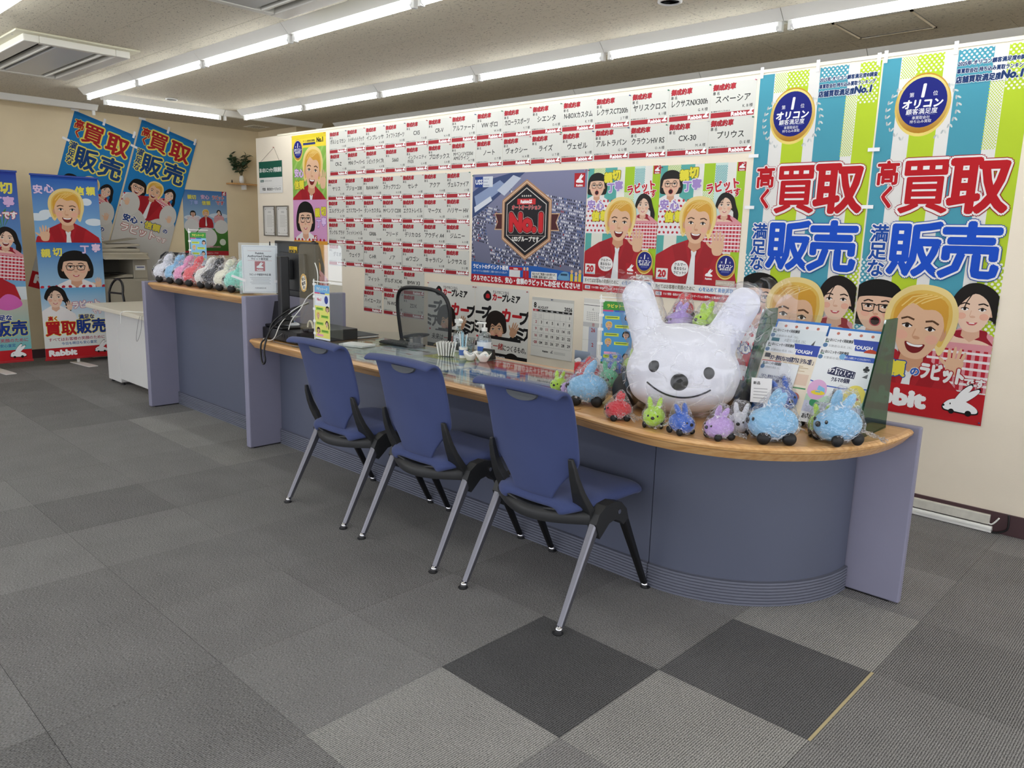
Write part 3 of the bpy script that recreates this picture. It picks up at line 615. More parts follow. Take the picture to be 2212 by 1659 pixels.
# ------------------------------------------------------------------ posters and banners
def tall_banner():
    w, h = .66, 1.79; s = Sheet(w, h, '#eceae6')
    for a, b, c in ((0, .13, '#4d9fb4'), (.245, .43, '#bcd631'), (.52, .75, '#4d9fb4'), (.84, 1, '#bcd631')): s.rect(a*w, 0, b*w, h*.915, c)
    s.dots(.14*w, .0, .26*w, h*.06, .012, .0035, '#bcd631'); s.dots(.245*w, 0, .44*w, h*.05, .022, .0055, '#f3f3ee'); s.dots(.54*w, 0, .75*w, h*.04, .022, .0055, '#f3f3ee'); s.dots(.85*w, 0, w, h*.115, .022, .0055, '#f3f3ee')
    s.dots(.75*w, h*.09, .84*w, h*.26, .012, .0035, '#bcd631'); s.dots(0, h*.56, .18*w, h*.78, .026, .007, '#e8f2f2'); s.dots(.9*w, h*.56, w, h*.8, .026, .007, '#f3f3ee')
    s.seal(.315*w, .128*h, .195*w)
    wl = ((.16, '#f6f6f2'),)
    s.text('2025年 オリコン顧客満足度®調査', .525*w, .036*h, .0215, '#1d3a6e', bold=.05, outline=((.12, '#f2f6f6'),), al='l', fit=.45*w)
    s.text('車買取会社 持ち込み買取ランキング', .525*w, .055*h, .0215, '#1d3a6e', bold=.05, outline=((.12, '#f2f6f6'),), al='l', fit=.44*w)
    s.text('店舗買取満足度', .525*w, .077*h, .031, '#1d3a6e', bold=.06, outline=((.12, '#f2f6f6'),), al='l', fit=.29*w)
    s.text('No.1', .94*w, .074*h, .046, '#1d3a6e', bold=.07, outline=((.10, '#f2f6f6'),), shear=.1, al='r', fit=.125*w); s.rect(.53*w, .089*h, .95*w, .0895*h, '#1d3a6e')
    red, blu = '#c01822', '#1550c8'
    OR, OB = ((.085, '#a5172a'), (.07, '#f4f2f0')), ((.085, '#2352a8'), (.07, '#f4f2f0'))
    s.text('高', .125*w, .315*h, .115, red, bold=.035, outline=((.11, '#a5172a'), (.09, '#f4f2f0')), sx=.92); s.text('く', .135*w, .382*h, .11, red, bold=.05, outline=((.11, '#a5172a'), (.09, '#f4f2f0')), sx=.7)
    s.text('買', .40*w, .355*h, .262, red, bold=.022, outline=OR, sx=.86); s.text('取', .765*w, .355*h, .262, red, bold=.036, outline=OR, sx=.95)
    for i, ch in enumerate('満足な'): s.text(ch, .115*w, (.485+.05*i)*h, .088, blu if i < 0 else '#1d4fa8', bold=.03, outline=((.12, '#2352a8'), (.10, '#f4f2f0')), sx=.98)
    s.text('販', .39*w, .53*h, .262, blu, bold=.034, outline=OB, sx=.92); s.text('売', .765*w, .53*h, .262, blu, bold=.036, outline=OB, sx=.98)
    s.person(.155*w, .699*h, .228, 'bob', 'dots', mouth='wide', bw=.85); s.person(.845*w, .686*h, .205, 'tail', 'gingham', mouth='smile', bw=.9)
    s.person(.485*w, .750*h, .30, 'fair', 'suit', tilt=.10, mouth='open', bw=.8); s.hand(s.w*.77, .825*h, .125, rot=.12)
    s.text('安心・', .06*w, .868*h, .062, '#f6f4f0', bold=.07, outline=((.13, '#2352a8'),)); s.text('信頼', .30*w, .870*h, .078, '#f0df4a', bold=.06, outline=((.13, '#2352a8'),)); s.text('の', .50*w, .873*h, .045, '#3a66c0', bold=.06, outline=((.12, '#f4f2f0'),))
    s.text('ラビット', .69*w, .870*h, .082, '#f4f2f0', bold=.06, outline=((.12, '#b5202c'),), fit=.30*w, rot=.06); s.text('です', .92*w, .885*h, .045, '#f4f2f0', bold=.06, outline=((.12, '#b5202c'),))
    s.rect(0, .913*h, w, h, '#c21d26'); s.wordmark(.04*w, .952*h, .088, sx=1.3, bold=.09); s.hare(.845*w, .943*h, .165, line='#141414')
    return s.build('hanging_banner', m_cloth)
tb_me = tall_banner()
for k, x in enumerate((-2.203, -1.535)):
    o = obj('hanging_banner', tb_me, label=('tall striped cloth banner nearer the white cards, partly hidden by the large plush' if k == 0 else 'tall striped cloth banner at the right end of the wall, its red foot uncovered'), cat='banner', group='striped banners taped to the partition')
    on_wall(o, x, 2.308, tilt=0)
    for a, b, r in ((.01, .012, 1.57), (.33, .012, 1.57), (.645, .006, 1.57), (.0, -.44, .0), (.0, -.73, 0)): tape(o, a, b, r, .85)
    pin(o, .652, -1.775, 0).location.z = .004
def yellow_banner():
    w, h = .615, 1.80; s = Sheet(w, h, '#f2da3a')
    s.rect(0, 0, w, .022*h, '#e6cf2a'); s.rect(0, .07*h, w, .349*h, '#8fbf52')
    for i in range(9): s.poly([(.1*w+i*.12, .07*h), (.16*w+i*.12, .07*h), (i*.12-.32, .349*h), (i*.12-.36, .349*h)], '#a3cc68')
    s.rect(.34*w, .045*h, .70*w, .057*h, '#2a3a78'); s.text('オリコン顧客満足度調査', .34*w, .036*h, .018, '#222222', al='l', bold=.03, fit=.38*w); s.text('No.1', .83*w, .035*h, .055, '#1c1c1c', bold=.07, fit=.24*w)
    s.seal(.18*w, .078*h, .090, big=False)
    s.person(.60*w, .198*h, .315, 'fair', 'suit', tilt=.12, mouth='open'); s.hand(.90*w, .235*h, .16)
    s.text('安心', .20*w, .205*h, .078, '#e9c9ee', bold=.05, outline=((.10, '#7d5fa8'),), rot=.05); s.text('信頼', .20*w, .268*h, .085, '#f0e244', bold=.05, outline=((.10, '#6d7a30'),), rot=.0)
    s.rect(0, .349*h, w, .572*h, '#dda2cf'); s.dots(0, .352*h, w, .57*h, .018, .0025, '#c98dbc')
    s.person(.37*w, .458*h, .275, 'bob', 'dots', mouth='smile')
    s.text('親', .73*w, .420*h, .082, '#ece53c', bold=.05, outline=((.1, '#8e8f2e'),)); s.text('切', .90*w, .412*h, .082, '#ece53c', bold=.05, outline=((.1, '#8e8f2e'),)); s.text('丁', .76*w, .478*h, .078, '#e8c9f2', bold=.05, outline=((.1, '#6a62b8'),)); s.text('寧', .91*w, .468*h, .078, '#e8c9f2', bold=.05, outline=((.1, '#6a62b8'),))
    s.logo(.66*w, .555*h, .05)
    s.rect(0, .572*h, w, h, '#e9a53c'); s.person(.60*w, .66*h, .24, 'tail', 'gingham', mouth='smile'); s.rect(0, .93*h, w, h, '#c21d26'); s.wordmark(.06*w, .965*h, .07)
    return s.build('hanging_banner', m_cloth)
o = obj('hanging_banner', yellow_banner(), label='narrow yellow, green and pink cloth banner left of the sold-car cards', cat='banner'); on_wall(o, -7.235, 2.303); pin(o, .01, -.01); pin(o, .60, -.01, 1)
def auction_poster():
    w, h = 1.143, .832; s = Sheet(w, h, '#7d809c'); rg = random.Random(3)
    s.rect(0, 0, w, h, '#8587a6', grad='#6e7088'); cols = {'#e9eaee': [], '#20243a': [], '#8b8fa8': [], '#3b5b96': [], '#9c3038': []}
    for r in range(34):
        for q in range(95):
            u = q*.0155-.3+r*.006; v = .04+r*.0225+(u*.16); 
            if (q//12+r//7) % 5 == 4 or v < .02 or v > .69*h+.1: continue
            if u < .40 and v < .24: continue
            c = rg.choice(['#e9eaee']*4+['#20243a']*5+['#8b8fa8']+['#3b5b96']+['#9c3038']*(1 if rg.random() < .4 else 0) or ['#20243a']); a = .009+.002*(r/30)
            cols[c].append((u, v, u+a, v+.013))
    for c, L in cols.items(): s.rects(L, c)
    s.poly([(0, .16*h), (.18, .05*h), (.42, .0), (.56, 0), (.10, .34*h), (0, .40*h)], '#3a4c78'); s.poly([(.02, .20*h), (.30, .06*h), (.37, .11*h), (.05, .32*h)], '#8fa0c4'); s.poly([(.27, .15*h), (.44, .02*h), (.52, .05*h), (.35, .20*h)], '#c6cede'); s.poly([(.02, .30*h), (.2, .2*h), (.22, .24*h), (.03, .35*h)], '#dfe4ee')
    s.rect(.022*w, .023*h, .100*w, .118*h, '#1c3f8e'); s.rect(.100*w, .023*h, .195*w, .118*h, '#dfe3ea'); s.text('USS', .061*w, .07*h, .045, '#ffffff', bold=.04, sx=1.0)
    for i, t_ in enumerate(('Used car', 'System', 'Solutions')): s.text(t_, .105*w, (.043+.028*i)*h, .016, '#1c3f8e', al='l')
    s.logo(.942*w, .085*h, .095)
    cx, cy = .508*w, .415*h
    for k, c in ((1.0, '#b58a6a'), (.955, '#e9c9a8'), (.93, '#b58a6a'), (.885, '#15121a'), (.80, '#d9d3cc'), (.775, '#15121a')):
        s.poly([(cx, cy-.295*k), (cx+.25*k, cy-.145*k), (cx+.25*k, cy+.145*k), (cx, cy+.295*k), (cx-.25*k, cy+.145*k), (cx-.25*k, cy-.145*k)], c)
        if k == 1.0:
            for sg in (-1, 1):
                s.poly([(cx+sg*.23, cy-.05), (cx+sg*.33, cy-.05), (cx+sg*.30, cy+.015), (cx+sg*.33, cy+.075), (cx+sg*.23, cy+.075)], '#d8b48c'); s.poly([(cx+sg*.23, cy-.043), (cx+sg*.32, cy-.043), (cx+sg*.292, cy+.015), (cx+sg*.32, cy+.068), (cx+sg*.23, cy+.068)], '#4c1c22')
            s.poly([(cx, cy-.295), (cx+.25, cy-.145), (cx+.25, cy+.145), (cx, cy+.295), (cx-.25, cy+.145), (cx-.25, cy-.145)], c)
    s.text('★★★★★', cx, cy-.175, .020, '#f0ede4'); s.rect(cx-.092, cy-.155, cx+.092, cy-.113, '#d22a30'); s.text('Rabbitは', cx, cy-.134, .030, '#ffffff', bold=.07, fit=.165)
    s.text('オートオークション', cx, cy-.092, .032, '#e9474c', bold=.04, outline=((.12, '#f2ebe6'), (.08, '#15121a')), fit=.29)
    s.text('No.1', cx, cy+.015, .165, '#d41f2a', bold=.07, outline=((.125, '#e9dcd6'), (.11, '#6e0f18')), fit=.36); s.rect(cx-.19, cy+.112, cx+.19, cy+.1145, '#c9b9ac'); s.text('USSグループです', cx, cy+.140, .038, '#f4f1ea', bold=.05, fit=.27)
    s.poly([(0, .805*h), (.3*w, .83*h), (.6*w, .815*h), (w, .86*h), (w, .93*h), (0, .93*h)], '#1f62b8'); s.text('ラビットのダイレクト販売', .02*w, .85*h, .034, '#ffffff', al='l', bold=.05, fit=.34*w); s.text('USSオートオークションを直接お客様に！ご希望の一台をダイレクトに探します！', .02*w, .893*h, .016, '#ffffff', al='l', fit=.33*w)
    s.rect(.37*w, .84*h, .47*w, .93*h, '#e9e9ea'); s.rect(.37*w, .835*h, .49*w, .862*h, '#c21d26'); s.text('Rabbit', .43*w, .849*h, .016, '#ffffff', bold=.05)
    for u in (.508, .535): s.ell(u*w, .845*h, .011, .013, '#e8bf9c'); s.rect(u*w-.014, .862*h, u*w+.014, .93*h, '#c21d26')
    s.rect(.57*w, .865*h, .79*w, .93*h, '#f4f3ee'); s.text('私たちがご希望の1台を見つけ、', .58*w, .884*h, .019, '#222222', al='l', fit=.20*w, bold=.03); s.text('お客様に直接お届けします。', .58*w, .91*h, .019, '#222222', al='l', fit=.18*w, bold=.03)
    s.blob([(.80*w, .915*h), (.81*w, .875*h), (.84*w, .85*h), (.88*w, .855*h), (.89*w, .89*h), (.885*w, .92*h)], '#6fa8d0'); s.rect(.82*w, .865*h, .875*w, .882*h, '#2a4a66')
    for u, v in ((.91, .845), (.945, .86), (.975, .84), (.945, .90)): s.ell(u*w, v*h, .012, .014, '#e8bf9c'); s.rect(u*w-.013, (v+.018)*h, u*w+.013, .935*h, '#ecd23c')
    s.rect(0, .925*h, w, h, '#c0182a'); s.text('クルマのことなら、安心・信頼のラビットにお任せください!!', w/2, .962*h, .044, '#ffffff', bold=.055, fit=.955*w)
    return s.build('poster', m_print)
o = obj('poster', auction_poster(), label='wide poster of a packed car lot with a black hexagon badge reading No.1', cat='poster'); on_wall(o, -4.563, 1.84)
for a, b in ((.01, -.01), (1.13, -.01), (.01, -.82)): pin(o, a, b).location.z = .004
def trio_poster():
    w, h = .583, .825; s = Sheet(w, h, '#f0efe8')
    for a, b, c in ((0, .09, '#5bb0a8'), (.09, .25, '#e9e9dc'), (.25, .42, '#5bb0a8'), (.42, .53, '#f0efe8'), (.53, .66, '#a8cf28'), (.66, .80, '#cfe8e2'), (.80, .90, '#f0efe8'), (.90, 1, '#a8cf28')): s.rect(a*w, 0, b*w, .9*h, c)
    s.dots(.09*w, 0, .25*w, .16*h, .013, .004, '#a8cf28'); s.dots(.67*w, .02*h, .80*w, .14*h, .011, .0035, '#4da0a8'); s.dots(.52*w, .2*h, .66*w, .42*h, .012, .004, '#f4f4ee')
    s.person(.14*w, .144*h, .136, 'bob', 'dots', mouth='wide', bw=1.0); s.hand(.385*w, .30*h, .06, '#ecc2a6')
    for t_, u, v, c, o_ in (('親', .30, .08, '#f0e440', '#8a8a28'), ('切', .41, .062, '#f0e440', '#8a8a28'), ('丁', .345, .16, '#a98fd0', '#ffffff'), ('寧', .455, .148, '#a98fd0', '#ffffff'), ('安', .07, .295, '#a98fd0', '#ffffff'), ('心', .20, .30, '#a98fd0', '#ffffff'), ('信', .14, .385, '#f0e440', '#8a8a28'), ('頼', .27, .382, '#f0e440', '#8a8a28')):
        s.text(t_, u*w, v*h, .062, c, bold=.06, outline=((.12, o_),))
    s.text('ラビット', .755*w, .165*h, .062, '#c8202e', bold=.05, outline=((.10, '#ffffff'),), rot=-.18, fit=.36*w); s.text('です', .88*w, .215*h, .048, '#c8202e', bold=.05, outline=((.10, '#ffffff'),), rot=-.15)
    s.person(.80*w, .303*h, .118, 'tail', 'gingham', mouth='smile', bw=1.0); s.person(.49*w, .438*h, .224, 'fair', 'suit', tilt=.05, mouth='open', bw=1.15); s.hand(.75*w, .56*h, .13)
    s.logo(.957*w, .03*h, .055); s.logo(.675*w, .80*h, .075)
    s.seal(.862*w, .735*h, .066, big=False); s.rect(.02*w, .775*h, .17*w, .86*h, '#f4f4f0'); s.text('20', .095*w, .815*h, .055, '#c8202e', bold=.06); s.rect(.03*w, .85*h, .16*w, .855*h, '#4da0c8')
    s.ell(.32*w, .77*h, .062, .05, '#f8f6f4')
    for i, t_ in enumerate(('クルマー', '見るなら♪', 'ラビット!!')): s.text(t_, .32*w, (.74+.031*i)*h, .020, '#222222', bold=.03, fit=.15*w)
    s.rect(.76*w, .84*h, .98*w, .88*h, '#c9b9a8'); s.text('店舗買取満足度 No.1', .87*w, .86*h, .014, '#f4f1ea', fit=.2*w)
    s.rect(0, .885*h, w, .945*h, '#f3f2ee'); s.text('すべてはお客様の笑顔のために', .02*w, .915*h, .027, '#6c6450', al='l', fit=.5*w, bold=.02); s.text('心を込めて高価買取', .57*w, .915*h, .027, '#3f86c4', al='l', fit=.40*w, bold=.03)
    s.rect(0, .945*h, w, h, '#c21d2c'); s.rect(.03*w, .957*h, .11*w, .985*h, '#f0eef2'); s.text('USS', .07*w, .971*h, .016, '#1c3f8e', bold=.04); s.text('クルマ買取・販売のラビットは、オートオークション業界No.1企業USSのグループです。', .13*w, .971*h, .016, '#ffffff', al='l', fit=.84*w, bold=.02)
    return s.build('poster', m_print)
tp = trio_poster()
for k, x in enumerate((-3.414, -2.829)):
    o = obj('poster', tp, label=('poster of three smiling people, beside the wide car lot poster' if k == 0 else 'poster of three smiling people, beside the striped banner and above the large plush'), cat='poster', group='three-people posters on the partition')
    on_wall(o, x, 1.842-.003*k)
    for a, b in ((.012, -.012), (.57, -.01)): pin(o, a, b, 1).location.z = .004
def singer_poster():
    w, h = .584, .83; s = Sheet(w, h, '#efeee8')
    s.blob([(.19*w, .06*h), (.24*w, .035*h), (.30*w, .06*h), (.31*w, .11*h), (.25*w, .135*h), (.18*w, .12*h), (.16*w, .085*h)], '#17171a'); s.blob([(.22*w, .07*h), (.27*w, .07*h), (.28*w, .105*h), (.21*w, .105*h)], '#c81e28', 3)
    s.text('クルマのことなら', .34*w, .045*h, .026, '#26262a', al='l', bold=.02, fit=.30*w)
    s.text('カー', .34*w, .093*h, .058, '#c81e28', al='l', bold=.06, shear=.12, fit=.17*w); s.text('プレミア', .52*w, .097*h, .058, '#17171a', al='l', bold=.06, shear=.12, fit=.32*w)
    for a, b, c, k in ((-.10, .26, '#c81e28', 'カ'), (.10, .255, '#17171a', 'ー'), (.70, .255, '#c81e28', 'カー'), (.93, .265, '#17171a', 'プ'), (.02, .39, '#17171a', 'ミ'), (.18, .395, '#17171a', 'ア'), (.22, .25, '#17171a', 'プ'), (.86, .41, '#17171a', 'ミ'), (1.0, .41, '#17171a', 'ア'), (.05, .54, '#c81e28', 'カ'), (.26, .53, '#17171a', 'プ')): s.text(k, a*w, b*h, .105, c, bold=.06, shear=.1)
    s.person(.42*w, .40*h, .19, 'dark', 'black', tilt=-.08, mouth='wide', bw=.72); s.poly([(.50*w, .60*h), (.70*w, .44*h), (.82*w, .44*h), (.86*w, .60*h)], '#1b1b1d'); s.hand(.76*w, .37*h, .11, '#cf9e7c', rot=.5)
    s.rect(0, .49*h, w, .62*h, '#efeee8'); s.rect(.24*w, .46*h, .88*w, .49*h, '#1b1b1d')
    s.text('未来は', .10*w, .555*h, .052, '#1a1a1a', al='l', bold=.02, shear=.1, fit=.25*w); s.text('一緒', .37*w, .555*h, .052, '#b82a22', al='l', bold=.02, shear=.1); s.text('につくるもの。', .56*w, .56*h, .048, '#1a1a1a', al='l', bold=.02, shear=.1, fit=.42*w)
    s.rect(0, .625*h, w, h, '#19181c'); s.person(.72*w, .72*h, .15, 'bob', 'suit', mouth='smile'); s.person(.25*w, .75*h, .15, 'fair', 'suit', mouth='smile'); s.text('PREMIER', .5*w, .66*h, .03, '#ffffff', bold=.04); s.text('カープレミア', .5*w, .95*h, .06, '#ffffff', bold=.05, fit=.9*w)
    return s.build('poster', m_print)
sp = singer_poster()
for k, x in enumerate((-5.10, -4.512)):
    o = obj('poster', sp, label=('white, red and black poster mostly behind the mesh office chair' if k == 0 else 'white poster of a shouting dark-haired man reaching out, left of the calendar'), cat='poster', group='white car finance posters')
    on_wall(o, x, .978); [pin(o, a, -.012, 1) for a in (.012, .572)]
def calendar1():
    w, h = .40, .44; s = Sheet(w, h, '#dddcd6'); s.rect(0, 0, w, .05*h, '#c9c8c2'); s.text('8', .05*w, .13*h, .05, '#151515', bold=.04, al='l'); s.text('AUGUST', .15*w, .165*h, .024, '#151515', bold=.03, al='l'); s.text('2026', .97*w, .155*h, .034, '#151515', bold=.04, al='r')
    s.rect(.03*w, .20*h, .97*w, .235*h, '#161616'); s.rect(.03*w, .20*h, .16*w, .235*h, '#b03038')
    for i, d in enumerate(('SUN', 'MON', 'TUE', 'WED', 'THU', 'FRI', 'SAT')): s.text(d, (.095+.134*i)*w, .219*h, .010, '#ffffff', bold=.02)
    r0, rh = .245, .116
    s.rects([(.03*w, (r0+rh*i)*h-.0006, .97*w, (r0+rh*i)*h+.0006) for i in range(6)]+[((.03+.134*i)*w-.0005, r0*h, (.03+.134*i)*w+.0005, (r0+rh*5)*h) for i in range(8)], '#8b8b8b')
    for d in range(1, 30):
        q = d+5; s.text(str(d), (.115+.134*(q % 7))*w, (r0+rh*(q//7)+.05)*h, .026, '#a8283a' if q % 7 == 0 or d == 11 else '#151515', bold=.035)
    s.text('23/30', .095*w, (r0+rh*4+.05)*h, .014, '#a8283a'); s.text('24/31', .23*w, (r0+rh*4+.05)*h, .014, '#333333')
    for u in (.09, .225): s.rects([((u-.035+.01*i)*w, (r0+.03+.016*j)*h, (u-.03+.01*i)*w, (r0+.036+.016*j)*h) for i in range(7) for j in range(5)], '#9a9a9a')
    s.wordmark(.30*w, .90*h, .013, '#222222', sx=1.3); s.hare(.52*w, .90*h, .028, '#8a8a8a', wheels=None); s.rects([(.58*w, (.885+.015*i)*h, .85*w, (.889+.015*i)*h) for i in range(3)], '#8a8a8a')
    return s.build('calendar', m_print, thick=.006, ink=1)
o = obj('calendar', calendar1(), label='white wall calendar page for August 2026 beside the shouting man poster', cat='calendar'); on_wall(o, -3.888, .935, gap=.0075); pin(o, .2, -.008, 0)
def calendar2():
    w, h = .38, .52; s = Sheet(w, h, '#ecebe6'); s.rect(0, 0, w, .06*h, '#dedcd6'); s.rect(0, .085*h, w, .092*h, '#2a2a30'); s.text('6', .22*w, .14*h, .022, '#444444'); s.text('8', .6*w, .17*h, .06, '#b04048', bold=.03)
    s.rects([(.08*w+.016*i, (.18+.025*j)*h, .08*w+.016*i+.007, (.18+.025*j)*h+.006) for i in range(7) for j in range(5)], '#9a9a9a')
    s.rect(0, .32*h, w, .38*h, '#c8c8c8'); s.rect(.14*w, .38*h, .34*w, h, '#b6bdd0'); s.text('日', .24*w, .35*h, .022, '#b04048', bold=.03); s.text('月', .55*w, .35*h, .022, '#333333')
    for i, (a, b) in enumerate((('26', '27'), ('2', '3'), ('9', '10'))):
        s.text(a, .24*w, (.42+.20*i)*h, .034, '#b04048', bold=.03); s.text(b, .55*w, (.42+.20*i)*h, .034, '#26262a', bold=.03); s.rect(0, (.56+.20*i)*h, w, (.562+.20*i)*h, '#a9a9a9')
    return s.build('calendar', m_print, thick=.006, ink=1)
o = obj('calendar', calendar2(), label='white and pale blue calendar half hidden behind the bagged plush', cat='calendar'); on_wall(o, -3.395, .962, gap=.0075)
# green insurance sign on a string
t = thing('hanging_sign', 'green and white agency sign hung from a pin by a string on the partition end', 'sign', (-7.905, YW-.006, 2.078))
def agency():
    w, h = .475, .325; s = Sheet(w, h, '#efeeea'); s.rect(0, 0, w, .51*h, '#165e4c'); s.text('あいおいニッセイ同和損保', w/2, .28*h, .048, '#f2f2ee', bold=.04, fit=.94*w); s.rect(.05*w, .58*h, .20*w, .65*h, '#165e4c'); s.text('MS&AD', .125*w, .615*h, .016, '#ffffff'); s.text('INSURANCE GROUP', .22*w, .615*h, .016, '#888888', al='l'); s.rect(.04*w, .79*h, .96*w, .793*h, '#999999'); s.text('代理店　株式会社カーリジョイス', .12*w, .88*h, .030, '#222222', al='l', bold=.03, fit=.8*w)
    return s.build('plate', m_print, thick=.003)
p = obj('plate', agency(), parent=t, rot=(math.pi/2, .0, 0), loc=(0, 0, 0)); p.rotation_euler = (math.pi/2, 0, 0)
obj('string', MB().tube([(.04, 0, 0), (.32, .002, .135), (.42, 0, 0)], .0012, 5), mat('string brown', '#6b5240', .8), t); obj('push_pin', pin_me[1], parent=t, loc=(.32, .003, .135), rot=(math.pi/2, 0, 0))
for k, x in enumerate((-7.828, -7.560)):
    t = thing('framed_certificate', ('narrow silver-framed certificate, the one next to the partition edge' if k == 0 else 'narrow silver-framed certificate, the one next to the yellow banner'), 'picture frame', (x, YW-.001, 1.62), group='framed certificates on the partition end')
    w, h = .235, .315; s = Sheet(w-.02, h-.02, '#eceae4'); s.rects([(.02, .02, w-.04, .022), (.02, h-.042, w-.04, h-.04), (.02, .02, .022, h-.04), (w-.042, .02, w-.04, h-.04)], '#9b9588')
    for a, b in ((.025, .025), (w-.045, .025), (.025, h-.045), (w-.045, h-.045)): s.ell(a, b, .007, .007, '#8b8578', 10)
    s.text('認定証', (w-.02)/2, .055, .018, '#777777'); s.rects([(.05, .09+.014*i, w-.07+(.02 if i % 2 else 0), .093+.014*i) for i in range(9)], '#a9a59c'); s.text('殿', w*.6, .24, .014, '#777777')
    obj('certificate', s.build('certificate', m_print), parent=t, loc=(.01, -.006, -.01), rot=(math.pi/2, 0, 0))
    b = MB().box(0, w, -.018, 0, -.010, 0).box(0, w, -.018, 0, -h, -h+.010).box(0, .010, -.018, 0, -h+.01, -.01).box(w-.010, w, -.018, 0, -h+.01, -.01); obj('frame', b, mat('pewter frame', '#8f8a82', .35, metal=.7), t, bevel=.002)

# far wall
def blue_banner():
    w, h = .60, 1.80; s = Sheet(w, h, '#1f7fc0'); O = ((.10, '#f2e468'),)
    s.rect(0, 0, w, .03, '#1a74b4')
    red, nav = '#b3242a', '#16437e'
    s.text('高', .074, .115, .088, red, bold=.035, outline=O); s.text('く', .075, .20, .088, red, bold=.05, outline=O, sx=.7); s.text('買', .215, .165, .20, red, bold=.024, outline=O, sx=.95); s.text('取', .455, .175, .20, red, bold=.036, outline=O, sx=1.05)
    for i, ch in enumerate('満足な'): s.text(ch, .070, .335+.078*i, .072, nav, bold=.035, outline=((.13, '#f2e468'),))
    s.text('販', .205, .425, .205, nav, bold=.034, outline=O, sx=.95); s.text('売', .445, .425, .205, nav, bold=.036, outline=O, sx=1.05)
    s.person(.13, .70, .145, 'bob', 'dots', mouth='open', bw=1.0, tilt=.1); s.person(.46, .66, .12, 'tail', 'gingham', tilt=.25, mouth='smile', bw=.9); s.person(.30, .68, .155, 'fair', 'suit', tilt=.12, mouth='open', bw=1.15)
    s.blob([(0, .95), (.1, .90), (.22, .93), (.30, 1.0), (.40, .94), (.52, .92), (.6, .97), (.66, 1.3), (.6, 1.7), (0, 1.7), (-.05, 1.3)], '#cfcdc8'); s.ell(.10, .88, .09, .12, '#d6d4cf'); s.ell(.50, .88, .09, .12, '#d6d4cf'); s.hand(.06, .86, .07); s.hand(.52, .90, .07)
    s.text('安心・', .16, 1.035, .072, '#1d3f86', bold=.05, outline=((.13, '#f4f2ee'),)); s.text('信頼', .37, 1.04, .078, '#e8d84a', bold=.05, outline=((.12, '#1d3f86'),)); s.text('の', .51, 1.045, .05, '#1d3f86', bold=.05, outline=((.12, '#f4f2ee'),))
    s.text('ラビット', .24, 1.135, .088, '#f4f2ee', bold=.05, outline=((.10, '#b3242a'),), fit=.36); s.text('です', .49, 1.15, .055, '#f4f2ee', bold=.05, outline=((.10, '#b3242a'),))
    s.rect(0, 1.64, w, h, '#c21d26'); s.wordmark(.04, 1.71, .085); s.hare(.50, 1.70, .15, line='#141414')
    return s.build('hanging_banner', m_cloth)
bb = blue_banner()
for k, (y, z) in enumerate(((2.767, 2.478), (3.408, 2.470))):
    o = obj('hanging_banner', bb, label=('tilted blue cloth banner, partly behind the standing banner with two portraits' if k == 0 else 'tilted blue cloth banner whose three smiling people are uncovered, above the copier'), cat='banner', group='tilted blue banners on the far wall')
    on_left(o, y*KC, zl(z), tilt=-.305, gap=.0015+.012*k); o.scale = (KC, KC, 1)
    for a, b, r in ((.0, .005, .2), (.28, .005, 1.57), (.58, .002, 1.57), (-.01, -.30, -.1)): tape(o, a, b, r)
def sky_poster():
    w, h = .508*KC, .72*KC; s = Sheet(w, h, '#5a93c8'); s.rect(0, 0, w, .6*h, '#3f78b8', grad='#b4d0e4'); s.ell(.2*w, .42*h, .1, .03, '#dfe9f0'); s.ell(.8*w, .38*h, .12, .03, '#d3e2ee'); s.rect(0, .58*h, w, .93*h, '#4f8a3a', grad='#356a28')
    for t_, u, v, c in (('親切', .20, .11, '#f0e65a'), ('丁寧', .24, .19, '#9fb2e8'), ('安心', .50, .10, '#e8b8d8'), ('信頼', .52, .19, '#f0e65a'), ('ラビット', .80, .10, '#c8303c'), ('です', .84, .18, '#c8303c')): s.text(t_, u*w, v*h, .048, c, bold=.04, outline=((.09, '#f4f4f0' if c == '#c8303c' else '#5a74a0'),), fit=.27*w)
    s.person(.21*w, .36*h, .055, 'bob', 'dots', mouth='wide'); s.person(.80*w, .33*h, .05, 'tail', 'gingham', mouth='open')
    for u, v, r in ((.17, .55, .085), (.85, .55, .085), (.5, .72, .125)): s.ell(u*w, v*h, r, r*.95, '#e2e2e0')
    s.person(.5*w, .355*h, .07, 'fair', 'suit', mouth='open', bw=1.0); s.ell(.5*w, .70*h, .115, .1, '#e6e6e4')
    s.ell(.87*w, .79*h, .042, .042, '#4f8a3a'); s.ell(.87*w, .79*h, .038, .038, '#dfe9d8')
    s.text('すべてはお客様の笑顔のために', .5*w, .865*h, .022, '#e9a0b8', bold=.03, fit=.7*w); s.rect(0, .93*h, w, h, '#b82a34'); s.text('ラビットは買取・販売のUSSグループです', .45*w, .965*h, .016, '#ffffff', fit=.75*w); s.logo(.94*w, .03*h, .05)
    return s.build('poster', m_print)
o = obj('poster', sky_poster(), label='small blue-sky and green-lawn poster on the far wall under the shelf', cat='poster'); on_left(o, 3.80*KC, zl(1.782))
